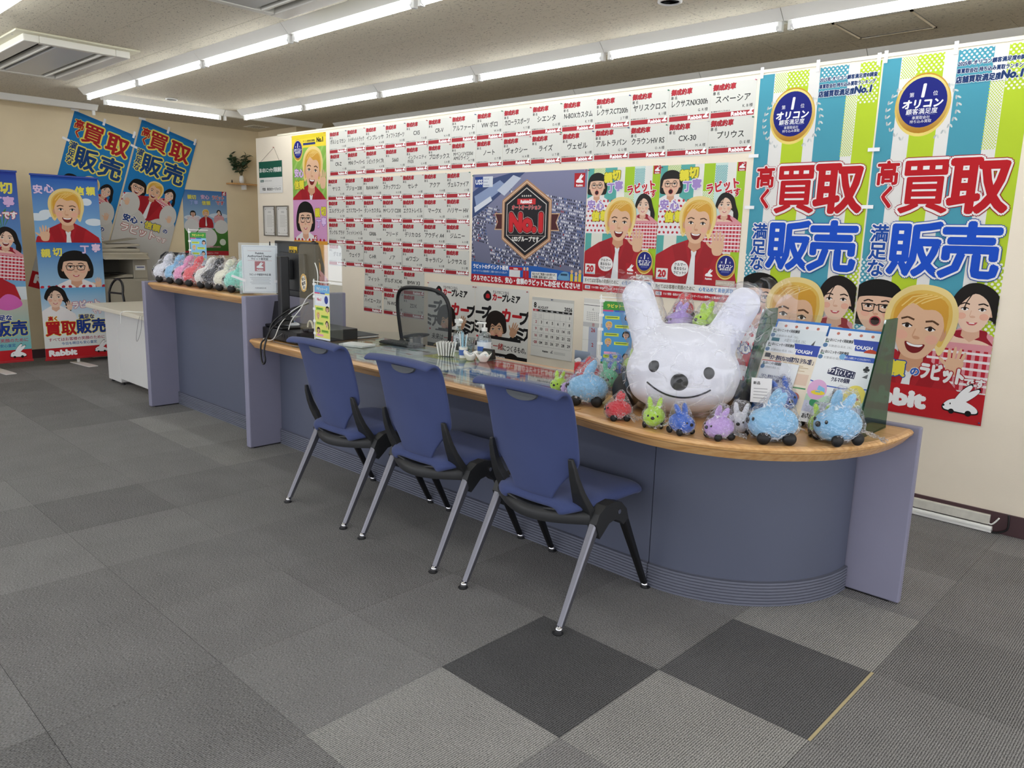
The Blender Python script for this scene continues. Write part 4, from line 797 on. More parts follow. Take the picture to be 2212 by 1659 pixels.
# standing roll-up banners
def roll_a():
    w, h = .585, 1.75; s = Sheet(w, h, '#eef0f0'); s.rect(0, 0, w, .355*h, '#2a62b8', grad='#8fc0e4'); s.rect(0, 0, w, .014*h, '#1c4ca8')
    for u, v, a in ((.05, .22, .10), (.2, .20, .07), (.9, .24, .08), (.8, .13, .05)): s.ell(u*w, v*h, a, .035, '#dfeaf2')
    for ch, u, v, c, o_ in (('安', .09, .075, '#ecd0ee', '#4a70b8'), ('心', .25, .068, '#ecd0ee', '#4a70b8'), ('信', .71, .072, '#f0e65a', '#4a70b8'), ('頼', .88, .07, '#f0e65a', '#4a70b8')): s.text(ch, u*w, v*h, .078, c, bold=.045, outline=((.09, o_),))
    s.person(.49*w, .181*h, .275, 'fair', 'suit', mouth='open', bw=.95); s.hand(.14*w, .30*h, .13)
    s.rect(0, .355*h, w, .62*h, '#2f74bc', grad='#a9d0e8')
    s.person(.56*w, .494*h, .255, 'bob', 'dots', mouth='smile', bw=1.0); s.hand(.9*w, .575*h, .09, '#ecc2a6')
    for ch, u, v, c, o_ in (('親', .13, .415, '#f0e65a', '#4a70b8'), ('切', .30, .408, '#f0e65a', '#4a70b8'), ('丁', .72, .392, '#f2d4ee', '#4a70b8'), ('寧', .90, .385, '#f2d4ee', '#4a70b8')): s.text(ch, u*w, v*h, .078, c, bold=.045, outline=((.09, o_),))
    s.rect(0, .605*h, w, .80*h, '#6aaedc', grad='#e8f0f2'); s.person(.21*w, .659*h, .178, 'tail', 'plain', mouth='smile', bw=.9); s.hand(.42*w, .70*h, .08, '#f0cdb4')
    s.text('ラビット', .68*w, .70*h, .07, '#f4f2f0', bold=.06, outline=((.12, '#c8406c'),), rot=-.08, fit=.42*w); s.text('です', .85*w, .745*h, .045, '#f4f2f0', bold=.06, outline=((.12, '#c8406c'),))
    s.rect(0, .80*h, w, .945*h, '#eef0ec')
    s.text('高く', .15*w, .775*h, .042, '#c01822', bold=.05, outline=((.13, '#f2e24a'),)); s.text('満足な', .67*w, .772*h, .045, '#1d3a8e', bold=.05, outline=((.13, '#f2e24a'),), fit=.26*w)
    s.text('買取', .265*w, .832*h, .138, '#c01822', bold=.04, outline=((.07, '#f2e24a'),), fit=.46*w); s.text('販売', .735*w, .828*h, .138, '#1d3a8e', bold=.04, outline=((.07, '#f2e24a'),), fit=.46*w)
    s.text('すべてはお客様の笑顔のために', .5*w, .893*h, .034, '#b0405c', bold=.02, fit=.88*w); s.text('今日も明日も安心査定', .53*w, .918*h, .030, '#3a6aa8', bold=.02, fit=.56*w)
    s.rect(0, .94*h, w, h, '#c21d26'); s.wordmark(.06*w, .968*h, .058, sx=1.3, bold=.09); s.hare(.87*w, .955*h, .13, line='#141414')
    return s.build('screen', m_cloth)
def roll_b():
    w, h = .585, 1.75; s = Sheet(w, h, '#dfe6ea'); s.rect(0, 0, w, .6*h, '#2c48a8', grad='#7fb4dc'); s.rect(0, 0, w, .014*h, '#2a3fa0')
    for i in range(12):
        a = 1.2+.22*i; s.poly([(.75*w, .30*h), (.75*w+.28*math.cos(a), .30*h-.20*math.sin(a)), (.75*w+.26*math.cos(a+.08), .31*h-.19*math.sin(a+.08))], '#4f8a4a')
    s.text('親切', .75*w, .085*h, .10, '#f0e65a', bold=.05, outline=((.07, '#4a60b8'),)); s.text('丁寧', .78*w, .155*h, .09, '#e2bce8', bold=.05, outline=((.08, '#3a50a8'),)); s.text('ラビットです', .66*w, .225*h, .068, '#f4f2f0', bold=.06, outline=((.12, '#c8304c'),), fit=.6*w)
    s.person(.78*w, .345*h, .165, 'tail', 'gingham', mouth='open', bw=.95, tilt=.1); s.person(.20*w, .42*h, .30, 'fair', 'suit', mouth='open', bw=1.25, tilt=.06)
    s.rect(0, .67*h, w, .945*h, '#c9c2ae', grad='#6fbfc4'); s.blob([(.55*w, .70*h), (.70*w, .64*h), (.86*w, .655*h), (.92*w, .70*h), (.72*w, .725*h)], '#dc6ab8')
    s.text('高く', .15*w, .765*h, .045, '#c01822', bold=.05, outline=((.12, '#f2f2e4'),)); s.text('満足な', .62*w, .765*h, .052, '#1d3a8e', bold=.05, outline=((.13, '#f2f2e4'),), fit=.30*w)
    s.text('買取', .23*w, .825*h, .14, '#c01822', bold=.04, outline=((.07, '#f2e24a'),), fit=.46*w); s.text('販売', .73*w, .825*h, .14, '#1d3a8e', bold=.04, outline=((.07, '#f2e24a'),), fit=.46*w)
    s.text('すべてはお客様の笑顔のために', .5*w, .888*h, .036, '#c0405c', bold=.02, fit=.92*w); s.text('今日も明日も安心査定', .5*w, .915*h, .030, '#3a6aa8', bold=.02, fit=.6*w)
    s.rect(0, .94*h, w, h, '#c21d26'); s.wordmark(.04*w, .968*h, .06, sx=1.3, bold=.09); s.hare(.80*w, .955*h, .14, line='#141414')
    return s.build('screen', m_cloth)
def rollup(me, x, y, z, lab, rz):
    t = thing('standing_banner', lab, 'banner', (x, y, 0), rz, 'standing banners by the far wall')
    s = obj('screen', me, parent=t); s.matrix_local = Matrix.Translation((0, -.2925, z)) @ Matrix(((0, 0, 1, 0), (1, 0, 0, 0), (0, 1, 0, 0), (0, 0, 0, 1)))
    obj('top_rail', MB().box(-.008, .008, -.30, .30, z-.004, z+.014), mat('rail blue', '#1c3f9a', .4), t, bevel=.003); obj('bottom_rail', MB().box(-.010, .008, -.30, .30, z-1.765, z-1.745), mat('rail red', '#a81c24', .4), t, bevel=.003)
    obj('pole', MB().tube([(-.03, 0, .012), (-.03, 0, z+.005)], .008, 10), mat('pole grey', '#9a9a9c', .3, metal=.6), t)
    obj('upright', MB().box(-.022, -.010, -.012, .012, .012, .11), m_white, t)
    obj('foot', MB().box(-.10, .30, -.045, .045, .0, .008), mat('foot plate', '#e4e2de', .35), t, bevel=.002, rot=(0, 0, .12)); return t
rollup(roll_a(), -8.42, 2.545, 1.815, 'standing banner with a fair-haired man above a woman in glasses, beside the white desk', .0)
rollup(roll_b(), -8.42, 1.845, 1.828, 'standing banner cut by the left frame edge, beach scene with pink shape', .0)

# ------------------------------------------------------------------ the counter
cnt = thing('reception_counter', 'long blue-grey reception counter with beech edges, low stretch curving to a rounded end', 'counter', (-3.2, 2.8, 0))
def cpart(name, mb, m, **k):
    mb.v = [(x+3.2, y-2.8, z) for x, y, z in mb.v]; return obj(name, mb, m, cnt, **k)
def offs(P, d):
    out = []
    for i, p in enumerate(P):
        a = Vector(P[max(i-1, 0)]); b = Vector(P[min(i+1, len(P)-1)]); t = (b-a).normalized(); out.append((p[0]-t.y*d, p[1]+t.x*d))
    return out
edge0 = [(-4.452, 2.315), (-4.0, 2.315), (-3.0, 2.315), (-2.2, 2.315), (-1.88, 2.312)]
curve = [(-1.88, 2.312), (-1.70, 2.288), (-1.50, 2.272), (-1.34, 2.292), (-1.18, 2.355), (-1.05, 2.455), (-.945, 2.59), (-.875, 2.76), (-.845, 2.92), (-.842, 3.085)]
curve = [tuple(p) for p in [curve[0]]+[q for i in range(len(curve)-1) for q in [tuple(.5*((2*np.array(curve[i]))+(-np.array(curve[max(i-1, 0)])+np.array(curve[i+1]))*t+(2*np.array(curve[max(i-1, 0)])-5*np.array(curve[i])+4*np.array(curve[i+1])-np.array(curve[min(i+2, len(curve)-1)]))*t*t+(-np.array(curve[max(i-1, 0)])+3*np.array(curve[i])-3*np.array(curve[i+1])+np.array(curve[min(i+2, len(curve)-1)]))*t**3)) for t in (.25, .5, .75, 1)]]]
def edge_strip(P, z0, z1, close_ends=True):
    """moulded wood lip swept along P; outer face to the right of travel"""
    prof = [(.075, z1), (.018, z1), (.006, z1-.004), (0, z1-.012), (.004, z1-.022), (.012, z1-.027), (.016, z1-.034), (.034, z0), (.075, z0)]
    rows = [[(q[0], q[1], z) for q, z in [(offs(P, d)[i], z) for d, z in prof]] for i in range(len(P))]
    m = MB().loft(rows); n = len(prof); m.f.append(tuple(range(n))); m.f.append(tuple(reversed(range((len(P)-1)*n, len(P)*n)))); 
    for i in range(len(P)-1): m.f.append((i*n, i*n+n-1, (i+1)*n+n-1, (i+1)*n))
    return m
ZT = .705
cpart('wood_edge', edge_strip(edge0, ZT-.057, ZT), m_wood); cpart('wood_edge', edge_strip([(-1.877, 2.3118)]+curve[2:], ZT-.057, ZT), m_wood)
top1 = offs(edge0, .07); top2 = offs(curve, .07)
m_top = mat('beech counter top', '#d0a068', .28, var=(4, .06), coat=.3)
cpart('counter_top', MB().prism([top1[0]]+[top1[-1]]+[(-1.879, 3.09), (-4.452, 3.02)], 'z', ZT-.03, ZT-.0015), m_top)
cpart('counter_top', MB().prism([(-1.876, top2[0][1])]+top2[1:]+[(-.90, 3.09), (-1.876, 3.09)], 'z', ZT-.03, ZT-.0015), m_top)
# front panels and ribbed kickboards
YF = 2.52
def kick(P, z=.10, d=.012):
    n = 8; prof = [(d, 0.0)]
    for i in range(n): a = z*i/n; b = z/n; prof += [(0, a+b*.12), (0, a+b*.7), (.006, a+b*.82), (.006, a+b*.98)]
    prof += [(0, z), (d, z+.0)]
    rows = [[(offs(P, q)[i][0], offs(P, q)[i][1], zz) for q, zz in prof] for i in range(len(P))]
    return MB().loft(rows)
cpart('front_panel', MB().box(-4.452, -1.604, YF, YF+.03, .0, ZT-.03), m_slate)
arc = [(-1.60+.565*math.sin(a), 3.085-.565*math.cos(a)) for a in [math.radians(6*i) for i in range(16)]]
arcp = [(-1.600, 2.520)]+arc[1:]
rows = [[(x, y, z) for z in (0, .104, .3, ZT-.03)] for x, y in arcp]
cpart('curved_panel', MB().loft(rows), m_slate, smooth=True)
cpart('kickboard', kick([(-4.452, YF-.012), (-3, YF-.012), (-1.602, YF-.012)]), m_kick); cpart('kickboard', kick([(-1.598, YF-.012)]+offs(arcp, -.012)[1:]), m_kick)
# end fin, divider, left end
def slab(x0, x1, y0, y1, z1, nm='end_panel'): return cpart(nm, MB().box(x0, x1, y0, y1, .006, z1), m_grey, bevel=.006)
slab(-1.95, -.822, 3.092, 3.125, .714)
for x0, x1 in ((-4.508, -4.456),): slab(x0, x1, 2.30, 3.03, .967, 'divider_panel')
slab(-6.060, -6.005, 2.30, 3.03, .967)
for x in (-6.05, -4.50): cpart('foot_strip', MB().box(x, x+.035, 2.33, 3.0, 0, .008), m_black)
cpart('foot_strip', MB().box(-1.5, -.86, 3.097, 3.12, 0, .008), m_black)
cpart('front_panel', MB().box(-6.004, -4.509, YF, YF+.03, 0, .91), m_slate)
cpart('kickboard', kick([(-6.004, YF-.012), (-5, YF-.012), (-4.509, YF-.012)]), m_kick)
cpart('wood_edge', edge_strip([(-6.003, 2.325), (-5.2, 2.325), (-4.51, 2.325)], .908, .962), m_wood)
cpart('counter_top', MB().box(-6.003, -4.51, 2.395, 2.74, .935, .9605), m_top)
cpart('inner_shelf', MB().box(-6.003, -4.51, 2.56, 3.02, .68, .70), m_slate)
obj('screw_cap', MB().lathe([(.006, 0), (.006, .003), (.001, .004)], 10), m_chrome, cnt, loc=(-4.30+3.2, YF-2.8, .585), rot=(math.pi/2, 0, 0))
# printed desk mat under clear vinyl
def desk_mat():
    w, h = 1.98, .66; s = Sheet(w, h, '#c9cfd0'); rg = random.Random(11)
    pal = ['#e9ece6', '#dfe7ee', '#f0eedd', '#cfe0d4', '#e6d9d4', '#eef0f2', '#d7e2ea']; ink = ['#b8434a', '#3f6fb0', '#4a4a4c', '#c98a3a', '#3f8a72', '#8a8f94']
    items = [(.02, .05, .50, .28), (.28, .08, .66, .32), (.02, .34, .33, .62), (.36, .36, .72, .64), (.70, .02, 1.03, .26), (.76, .28, 1.12, .52), (.74, .53, 1.10, .66), (1.06, .02, 1.40, .24), (1.14, .26, 1.50, .50), (1.13, .52, 1.5, .66), (1.42, .03, 1.74, .24), (1.53, .26, 1.95, .46), (1.53, .48, 1.95, .65), (1.77, .02, 1.97, .24)]
    for i, (a, b, c, d) in enumerate(items):
        base = pal[i % len(pal)]
        if i == 0: base = '#e9ecb0'
        if i == 4: base = '#e4e878'
        if i in (10, 7): base = '#d8685a'
        if i == 8: base = '#3f7ab8'
        s.rect(a, b, c, d, base); 
        for q in range(16):
            u = rg.uniform(a+.01, c-.06); v = rg.uniform(b+.01, d-.02); L = rg.uniform(.03, min(.16, c-u-.005)); s.rect(u, v, u+L, v+rg.choice((.004, .006, .012, .022)), rg.choice(ink if i not in (10, 7, 8) else ['#f0eeee', '#f6dcd8', '#e9c26a']))
        if rg.random() < .5: s.ell(rg.uniform(a+.05, c-.05), rg.uniform(b+.04, d-.04), .035, .022, rg.choice(ink))
    s.text('キャンペーン', 1.58, .09, .05, '#f6f4ee', bold=.06, fit=.28); s.text('安心保証', 1.30, .37, .06, '#f6f4ee', bold=.06, fit=.3)
    return s.build('flyer_sheet', m_print)
t = thing('desk_mat', 'clear desk mat over colourful flyers on the low counter', 'desk mat', (-3.02, 2.68, ZT-.0015))
d_ = obj('flyer_sheet', desk_mat(), parent=t, loc=(-.99, .33, .0008)); obj('clear_cover', MB().box(-1.0, 1.0, -.335, .335, .004, .006), clear_mat('vinyl cover', '#f8fbfa', .08, .04, edge=.5), t)

# ------------------------------------------------------------------ visitor chairs
def chair():
    t = thing('visitor_chair', '', 'chair', group='blue visitor chairs at the counter')
    # back cover: rows from the rolled top down to the tucked tongue
    spec = [(.845, -.292, .208, 0), (.856, -.283, .211, 0), (.864, -.268, .213, 0), (.864, -.250, .214, .002), (.852, -.238, .215, .006), (.82, -.232, .216, .010), (.76, -.222, .216, .016), (.68, -.208, .215, .020), (.60, -.194, .214, .022), (.575, -.190, .208, .022), (.54, -.184, .172, .018), (.50, -.176, .135, .012), (.46, -.168, .105, .006), (.425, -.160, .088, .002)]
    rows = []
    for z, y, hw, bow in spec:
        rows.append([(hw*u, y+bow*(u*u)*1.6, z-(.010*u*u if z > .84 else 0)) for u in [-1, -.94, -.8, -.6, -.4, -.2, 0, .2, .4, .6, .8, .94, 1]])
    obj('backrest', MB().loft(rows), m_blue, t, smooth=True, sol=.015, sub=1)
    hh = [(.075*math.cos(a), .028*math.sin(a)) for a in [math.pi+math.pi*i/12 for i in range(13)]]
    obj('hand_hole', MB().prism(hh, 'y', -.0135, .0), mat('mesh grey', '#55585c', .7, bump=(300, .4, .001)), t, loc=(0, -.234, .826), rot=(-.13, 0, 0))
    # seat
    rows = []
    for y, hw, z in ((-.17, .13, .405), (-.165, .175, .425), (-.13, .205, .434), (-.05, .222, .436), (.08, .226, .438), (.18, .226, .438), (.235, .216, .430), (.262, .19, .412), (.264, .17, .398)):
        rows.append([(hw*u, y, z-.012*(1-u*u)*(.6)-(.030 if abs(u) == 1 else .008 if abs(u) > .9 else 0)) for u in [-1, -.93, -.75, -.4, 0, .4, .75, .93, 1]])
    obj('seat', MB().loft(rows), m_blue, t, smooth=True, sol=.03, sub=1)
    rows = []
    for y, hw, z in ((-.185, .10, .385), (-.15, .20, .385), (-.05, .222, .388), (.12, .225, .395), (.25, .20, .388)):
        rows.append([(hw*u, y, z+.018*u*u) for u in [-1, -.8, -.4, 0, .4, .8, 1]])
    obj('seat_shell', MB().loft(rows), m_dark, t, smooth=True, sol=.016, sub=1)
    # curved rear rim of the shell and the two uprights
    pts = [(-.232+.232*2*i/14, -.10-.085*math.sin(math.pi*i/14), .378-.012*math.sin(math.pi*i/14)) for i in range(15)]
    rows = [[(x, y-.012, z-.022), (x, y-.018, z+.006), (x, y-.004, z+.030), (x, y+.010, z+.026), (x, y+.012, z-.016)] for x, y, z in pts]
    b = MB().loft([r+[r[0]] for r in rows]); n = 6; b.f += [tuple(range(5)), tuple(reversed(range(14*n, 14*n+5)))]
    obj('rear_rim', b, m_dark, t, smooth=True)
    for sx in (-1, 1):
        R_ = []
        for z, y, xi, xo, th in ((.612, -.196, .188, .205, .012), (.58, -.190, .188, .213, .016), (.53, -.176, .186, .219, .020), (.48, -.156, .182, .225, .024), (.44, -.134, .174, .231, .028), (.405, -.112, .158, .235, .030), (.375, -.100, .13, .236, .028), (.352, -.098, .13, .232, .024)):
            R_.append([(sx*xi, y-th*.4, z), (sx*xo, y-th*.2, z), (sx*xo, y+th, z), (sx*xi, y+th, z)])
        b = MB().loft(R_, close=True); b.f += [(0, 1, 2, 3), tuple(len(b.v)-1-i for i in range(4))]
        obj('upright', b, m_dark, t, bevel=.004)
        # A-frame side: arched head plus two tapering legs
        X = sx*.243
        A = [(-.115, .365), (-.098, .400), (-.060, .424), (-.01, .430), (.035, .418), (.070, .385), (.085, .345), (.055, .325), (.030, .345), (0, .358), (-.035, .352), (-.060, .330), (-.090, .305)]
        obj('arch_bracket', MB().prism(A, 'x', X-.022, X+.022), m_dark, t, bevel=.006); obj('pivot', MB().tube([(X-.026*1, .02, .385), (X+.026*1, .02, .385)], .009, 12), m_chrome, t)
        for y0, z0, y1, w0, w1 in ((-.080, .385, -.285, .023, .013), (.062, .375, .258, .021, .012)):
            rows = []
            for q in range(7):
                k = q/6; z = z0*(1-k)+.022*k; y = y0*(1-k)+(y1+(y0-y1)*.022/z0)*k; w = w0*(1-k)+w1*k; xx = X*(1-0)+sx*.004*k; wx = .017*(1-k)+.012*k
                rows.append([(xx-wx, y-w*.6, z), (xx-wx*.6, y-w, z), (xx+wx*.6, y-w, z), (xx+wx, y-w*.6, z), (xx+wx, y+w*.6, z), (xx+wx*.6, y+w, z), (xx-wx*.6, y+w, z), (xx-wx, y+w*.6, z)])
            lg = MB().loft(rows, close=True); lg.f += [tuple(range(8)), tuple(reversed(range(48, 56)))]
            L = obj('leg', lg, m_leg if y1 < 0 else m_black, t, bevel=.002)
            obj('leg_tip', MB().tube([(X+sx*.004, y1+(y0-y1)*.05, .024), (X+sx*.004, y1, .004)], [.013, .015], 12), m_chrome, L, smooth=True); obj('glide', MB().lathe([(.019, 0), (.020, .004), (.012, .007)], 14, (X+sx*.004, y1, 0)), m_dark, L)
    return t
c0 = chair()
for k, (x, y, r, lab) in enumerate(((-1.843, 2.238, .0, 'blue visitor chair nearest the rounded counter end, its seat uncovered'), (-2.532, 2.243, .012, 'blue visitor chair between the other two, in front of the desk mat'), (-3.182, 2.247, .005, 'blue visitor chair nearest the monitor and the tall counter'))):
    o = c0 if k == 0 else copy_tree(c0); o.location = (x, y, 0); o.rotation_euler = (0, 0, r); tag(o, lab)

# ------------------------------------------------------------------ plush rabbits
def remesh(mb, vox, smooth=8):
    me = mb.mesh('tmp'); o = bpy.data.objects.new('tmp', me); COL.objects.link(o); md = o.modifiers.new('r', 'REMESH'); md.mode = 'VOXEL'; md.voxel_size = vox
    ms = o.modifiers.new('s', 'SMOOTH'); ms.iterations = smooth; ms.factor = .5
    dg = bpy.context.evaluated_depsgraph_get(); dg.update(); m2 = bpy.data.meshes.new_from_object(o.evaluated_get(dg)); bpy.data.objects.remove(o)
    m2.polygons.foreach_set('use_smooth', [True]*len(m2.polygons)); m2.materials.clear(); return m2
def film(pts_me, infl, jit, sub, seed=0, floor_z=0.0008, c=(0, 0, .42)):
    """faceted loose film: an icosphere pulled in to the hull of the toy, every vertex nudged"""
    rg = random.Random(seed); bm = bmesh.new(); bmesh.ops.create_icosphere(bm, subdivisions=sub, radius=1)
    hb = bmesh.new(); hb.from_mesh(pts_me); bmesh.ops.convex_hull(hb, input=hb.verts)
    from mathutils.bvhtree import BVHTree
    tr = BVHTree.FromBMesh(hb); C_ = Vector(c)
    for v in bm.verts:
        d = v.co.normalized(); h = tr.ray_cast(C_+d*5, -d); r = (h[0]-C_).length if h[0] else .5
        v.co = C_+d*r*(infl+rg.uniform(-jit, jit)+.06*noise.noise(d*3+Vector((seed, 0, 0))))
        if v.co.z < floor_z: v.co.z = floor_z+rg.uniform(0, .004)
    m = bpy.data.meshes.new('film'); bm.to_mesh(m); bm.free(); hb.free(); m.polygons.foreach_set('use_smooth', [False]*len(m.polygons)); return m
def crumple(me, amp, tgt, seed=0):
    """film that follows the toy: decimated copy, inflated and faceted"""
    o = bpy.data.objects.new('tmp', me.copy()); COL.objects.link(o); md = o.modifiers.new('d', 'DECIMATE'); md.ratio = tgt/len(me.polygons)
    dg = bpy.context.evaluated_depsgraph_get(); dg.update(); m = bpy.data.meshes.new_from_object(o.evaluated_get(dg)); bpy.data.objects.remove(o); m.materials.clear()
    rg = random.Random(seed); no = [v.normal.copy() for v in m.vertices]
    for v, n_ in zip(m.vertices, no):
        v.co += n_*amp*(.85+.3*rg.random()); v.co.z = max(v.co.z, .0008)
    m.polygons.foreach_set('use_smooth', [True]*len(m.polygons)); return m
PL = {'white': '#e4e5ea', 'sky': '#8cc4e6', 'pink': '#ee9cc4', 'red': '#d8303c', 'coral': '#ee5a62', 'cream': '#efecd2', 'ivory': '#e9e7dc', 'black': '#2a2d33', 'mint': '#86dcc4', 'lime': '#b6e23a', 'blue': '#3468c8', 'lilac': '#c4a2dc', 'teal': '#5cb890', 'purple': '#b79ade'}
def pmat(c): return mat('plush '+c, PL[c], .9, bump=(260, .5, .0012), sheen=.3)
# small plush, unit length 1 (nose at +X), rests on z=0
def small_meshes():
    Ry = lambda a: Matrix.Rotation(a, 3, 'Y')
    body = MB().ell((0, 0, .40), (.50, .40, .36)).ell((.20, 0, .38), (.34, .38, .32))
    for s in (-1, 1): body.ell((-.02, s*.17, .86), (.12, .10, .27), 14, 10, Matrix.Rotation(s*-.22, 3, 'X') @ Ry(-.45))
    body = remesh(body, .035, 4)
    wheel = MB(); 
    wheel = [MB().ell((x, s*.30, .13), (.145, .085, .135), 14, 9) for x in (.26, -.26) for s in (-1, 1)]
    return body, [w.mesh('foot', True) for w in wheel], [MB().ell((.475, s*.17, .50), (.03, .035, .042), 10, 8).mesh('eye', True) for s in (-1, 1)], MB().ell((.535, 0, .43), (.05, .07, .062), 12, 8).mesh('nose', True), \
        MB().tube([(.475-.10*abs(q/5)**2, .20*q/5, .285+.055*(q/5)**2) for q in range(-5, 6)], .012, 6).mesh('mouth', True), [film(body, 1.12, .030, 4, k) for k in range(4)]
PB_, PW_, PE_, PN_, PM_, PG_ = small_meshes()
for m_ in PW_+PE_+[PN_, PM_]: m_.materials.append(m_eye)
for m_ in PG_: m_.materials.append(m_bag)
_pb = {}
def plush(x, y, z, size, rz, c, lab, grp, tilt=(0, 0)):
    t = thing('plush_rabbit', lab, 'plush toy', (x, y, z), 0, grp); t.rotation_euler = (tilt[0], tilt[1], rz); t.scale = (size,)*3
    if c not in _pb: _pb[c] = PB_.copy(); _pb[c].materials.append(pmat(c))
    obj('body', _pb[c], parent=t)
    for m_ in PW_: obj('foot', m_, parent=t)
    for m_ in PE_: obj('eye', m_, parent=t)
    obj('nose', PN_, parent=t); obj('mouth', PM_, parent=t)
    g = obj('plastic_bag', random.choice(PG_), parent=t)
    # gathered loose end of the film behind the toy
    a = random.uniform(2.3, 4.0); tail = MB(); rows = []
    for q in range(6):
        k = q/5; r = .46+.42*k; w = .22+.20*k; rows.append([(r*math.cos(a)+w*s*-math.sin(a), r*math.sin(a)+w*s*math.cos(a), max(.03, .30-.16*k+.05*math.sin(9*s+5*k)+.03*random.uniform(-1, 1))) for s in [-1, -.7, -.4, -.1, .2, .5, .8, 1]])
    obj('bag_end', tail.loft(rows), m_bag, t, smooth=True); return t
G1 = 'bagged plush rabbits around the large one'; G2 = 'bagged plush rabbits in a row on the tall counter'
ZP = ZT
def face(a): return math.radians(a)
plush(-1.915, 2.475, ZP, .165, face(-150), 'sky', 'large sky-blue bagged plush at the left of the group, looking left', G1)
plush(-1.665, 2.345, ZP, .098, face(-130), 'red', 'small red bagged plush at the counter edge beside the lime one', G1)
plush(-1.515, 2.355, ZP, .10, face(-62), 'lime', 'small lime bagged plush at the counter edge facing the viewer below the large plush', G1)
plush(-1.395, 2.345, ZP, .098, face(-15), 'blue', 'small royal blue bagged plush at the counter edge between lime and lilac', G1)
plush(-1.265, 2.385, ZP, .105, face(-115), 'lilac', 'small lilac bagged plush at the counter edge left of a sky-blue one', G1)
plush(-1.125, 2.50, ZP, .165, face(-140), 'sky', 'large sky-blue bagged plush in the middle of the right half, showing two black feet', G1)
plush(-1.045, 2.705, ZP, .105, face(-65), 'lime', 'small lime bagged plush between the two large sky-blue ones', G1)
plush(-.965, 2.66, ZP, .165, face(-118), 'sky', 'large sky-blue bagged plush in front of the brochure stand', G1)
plush(-1.26, 2.52, ZP, .10, face(-70), 'white', 'small white bagged plush behind the lilac one', G1)
plush(-1.235, 2.84, ZP+.04, .12, face(-40), 'blue', 'small blue bagged plush with a white label near the large plush', G1, tilt=(.3, 0))
plush(-1.14, 2.845, ZP, .10, face(-60), 'lilac', 'small lilac bagged plush half hidden in front of the brochures', G1)
plush(-2.135, 2.55, ZP+.006, .085, face(-80), 'lime', 'small lime bagged plush at the far left of the group on the flyers', G1)
plush(-2.045, 2.525, ZP+.006, .085, face(-150), 'lilac', 'small pale lilac bagged plush behind the left sky-blue one', G1)
plush(-2.17, 2.80, ZP+.006, .115, face(-120), 'red', 'red bagged plush at the back left of the group with ears raised', G1)
plush(-2.045, 2.79, ZP+.006, .115, face(-60), 'teal', 'teal bagged plush at the back left beside the red one', G1)
plush(-2.12, 2.93, ZP+.03, .10, face(-60), 'blue', 'small blue bagged plush behind the red and teal ones', G1)
plush(-1.985, 2.86, ZP+.072, .105, face(-50), 'lime', 'small lime bagged plush leaning on the pile left of the large plush', G1, tilt=(-.3, -.2))
# the large one
BX_, BY_ = -1.552, 2.595; ang = math.atan2(-BY_, -BX_)        # faces the room corner where visitors come in
t = thing('large_plush_rabbit', 'large white bagged plush rabbit with smiling face among small colourful ones', 'plush toy', (BX_, BY_, ZP), ang+math.pi/2)
# local: x to its left as seen from the front (viewer's right), -y is the front
b = MB().ell((0, .04, .155), (.222, .15, .165), 28, 18).ell((0, .03, .10), (.21, .15, .10), 24, 14).ell((0, .04, .25), (.19, .12, .10), 24, 14)
for x0, z0, x1, z1 in ((-.125, .24, -.190, .442), (.110, .24, .208, .432)):
    for q in range(7):
        k = q/6; b.ell((x0+(x1-x0)*k, .04+.01*k, z0+(z1-z0)*k), (.072-.006*k, .055, .066), 18, 12)
big = remesh(b, .011, 10); bz = min(v.co.z for v in big.vertices)
for v in big.vertices: v.co.z -= bz
bigm = big.copy(); bigm.materials.append(pmat('white')); obj('body', bigm, parent=t)
obj('eye', MB().ell((-.106, -.098, .200), (.0225, .012, .0235), 20, 12), m_eye, t, smooth=True, rot=(0, 0, 0)); obj('eye', MB().ell((.094, -.100, .188), (.0225, .012, .0235), 20, 12), m_eye, t, smooth=True)
obj('nose', MB().ell((-.010, -.122, .150), (.033, .024, .033), 22, 14), m_eye, t, smooth=True)
pts = []
for q in range(-8, 9):
    k = q/8; x = -.012+.118*k; z = .094+.038*k*k-.006*k; y = -.1215+.045*k*k+.008*(1-k*k)*0; pts.append((x, y, z))
dg_ = bpy.context.evaluated_depsgraph_get()
from mathutils.bvhtree import BVHTree
bvh = BVHTree.FromPolygons([v.co for v in big.vertices], [tuple(p.vertices) for p in big.polygons])
def front(x, z, o=.002):
    h = bvh.ray_cast(Vector((x, -.6, z)), Vector((0, 1, 0))); return (x, (h[0].y if h[0] else -.1)-o, z)
obj('mouth', MB().tube([front(x, z) for x, y, z in pts], .0032, 8), m_eye, t, smooth=True)
for o_ in [c for c in t.children if c.name.startswith(('eye', 'nose'))]:
    me = o_.data; cx = sum(v.co.x for v in me.vertices)/len(me.vertices); cy = sum(v.co.y for v in me.vertices)/len(me.vertices); cz = sum(v.co.z for v in me.vertices)/len(me.vertices)
    dy = front(cx, cz, -.002)[1]-cy
    for v in me.vertices: v.co.y += dy
for x, y in ((-.215, .07), (.215, .07), (-.15, .19), (.15, .19)): obj('foot', MB().ell((x, y, .072), (.06, .085, .072), 20, 12), m_eye, t, smooth=True)
bg = crumple(big, .022, 2600, 3); bg.materials.append(m_bagbig); obj('plastic_bag', bg, parent=t)
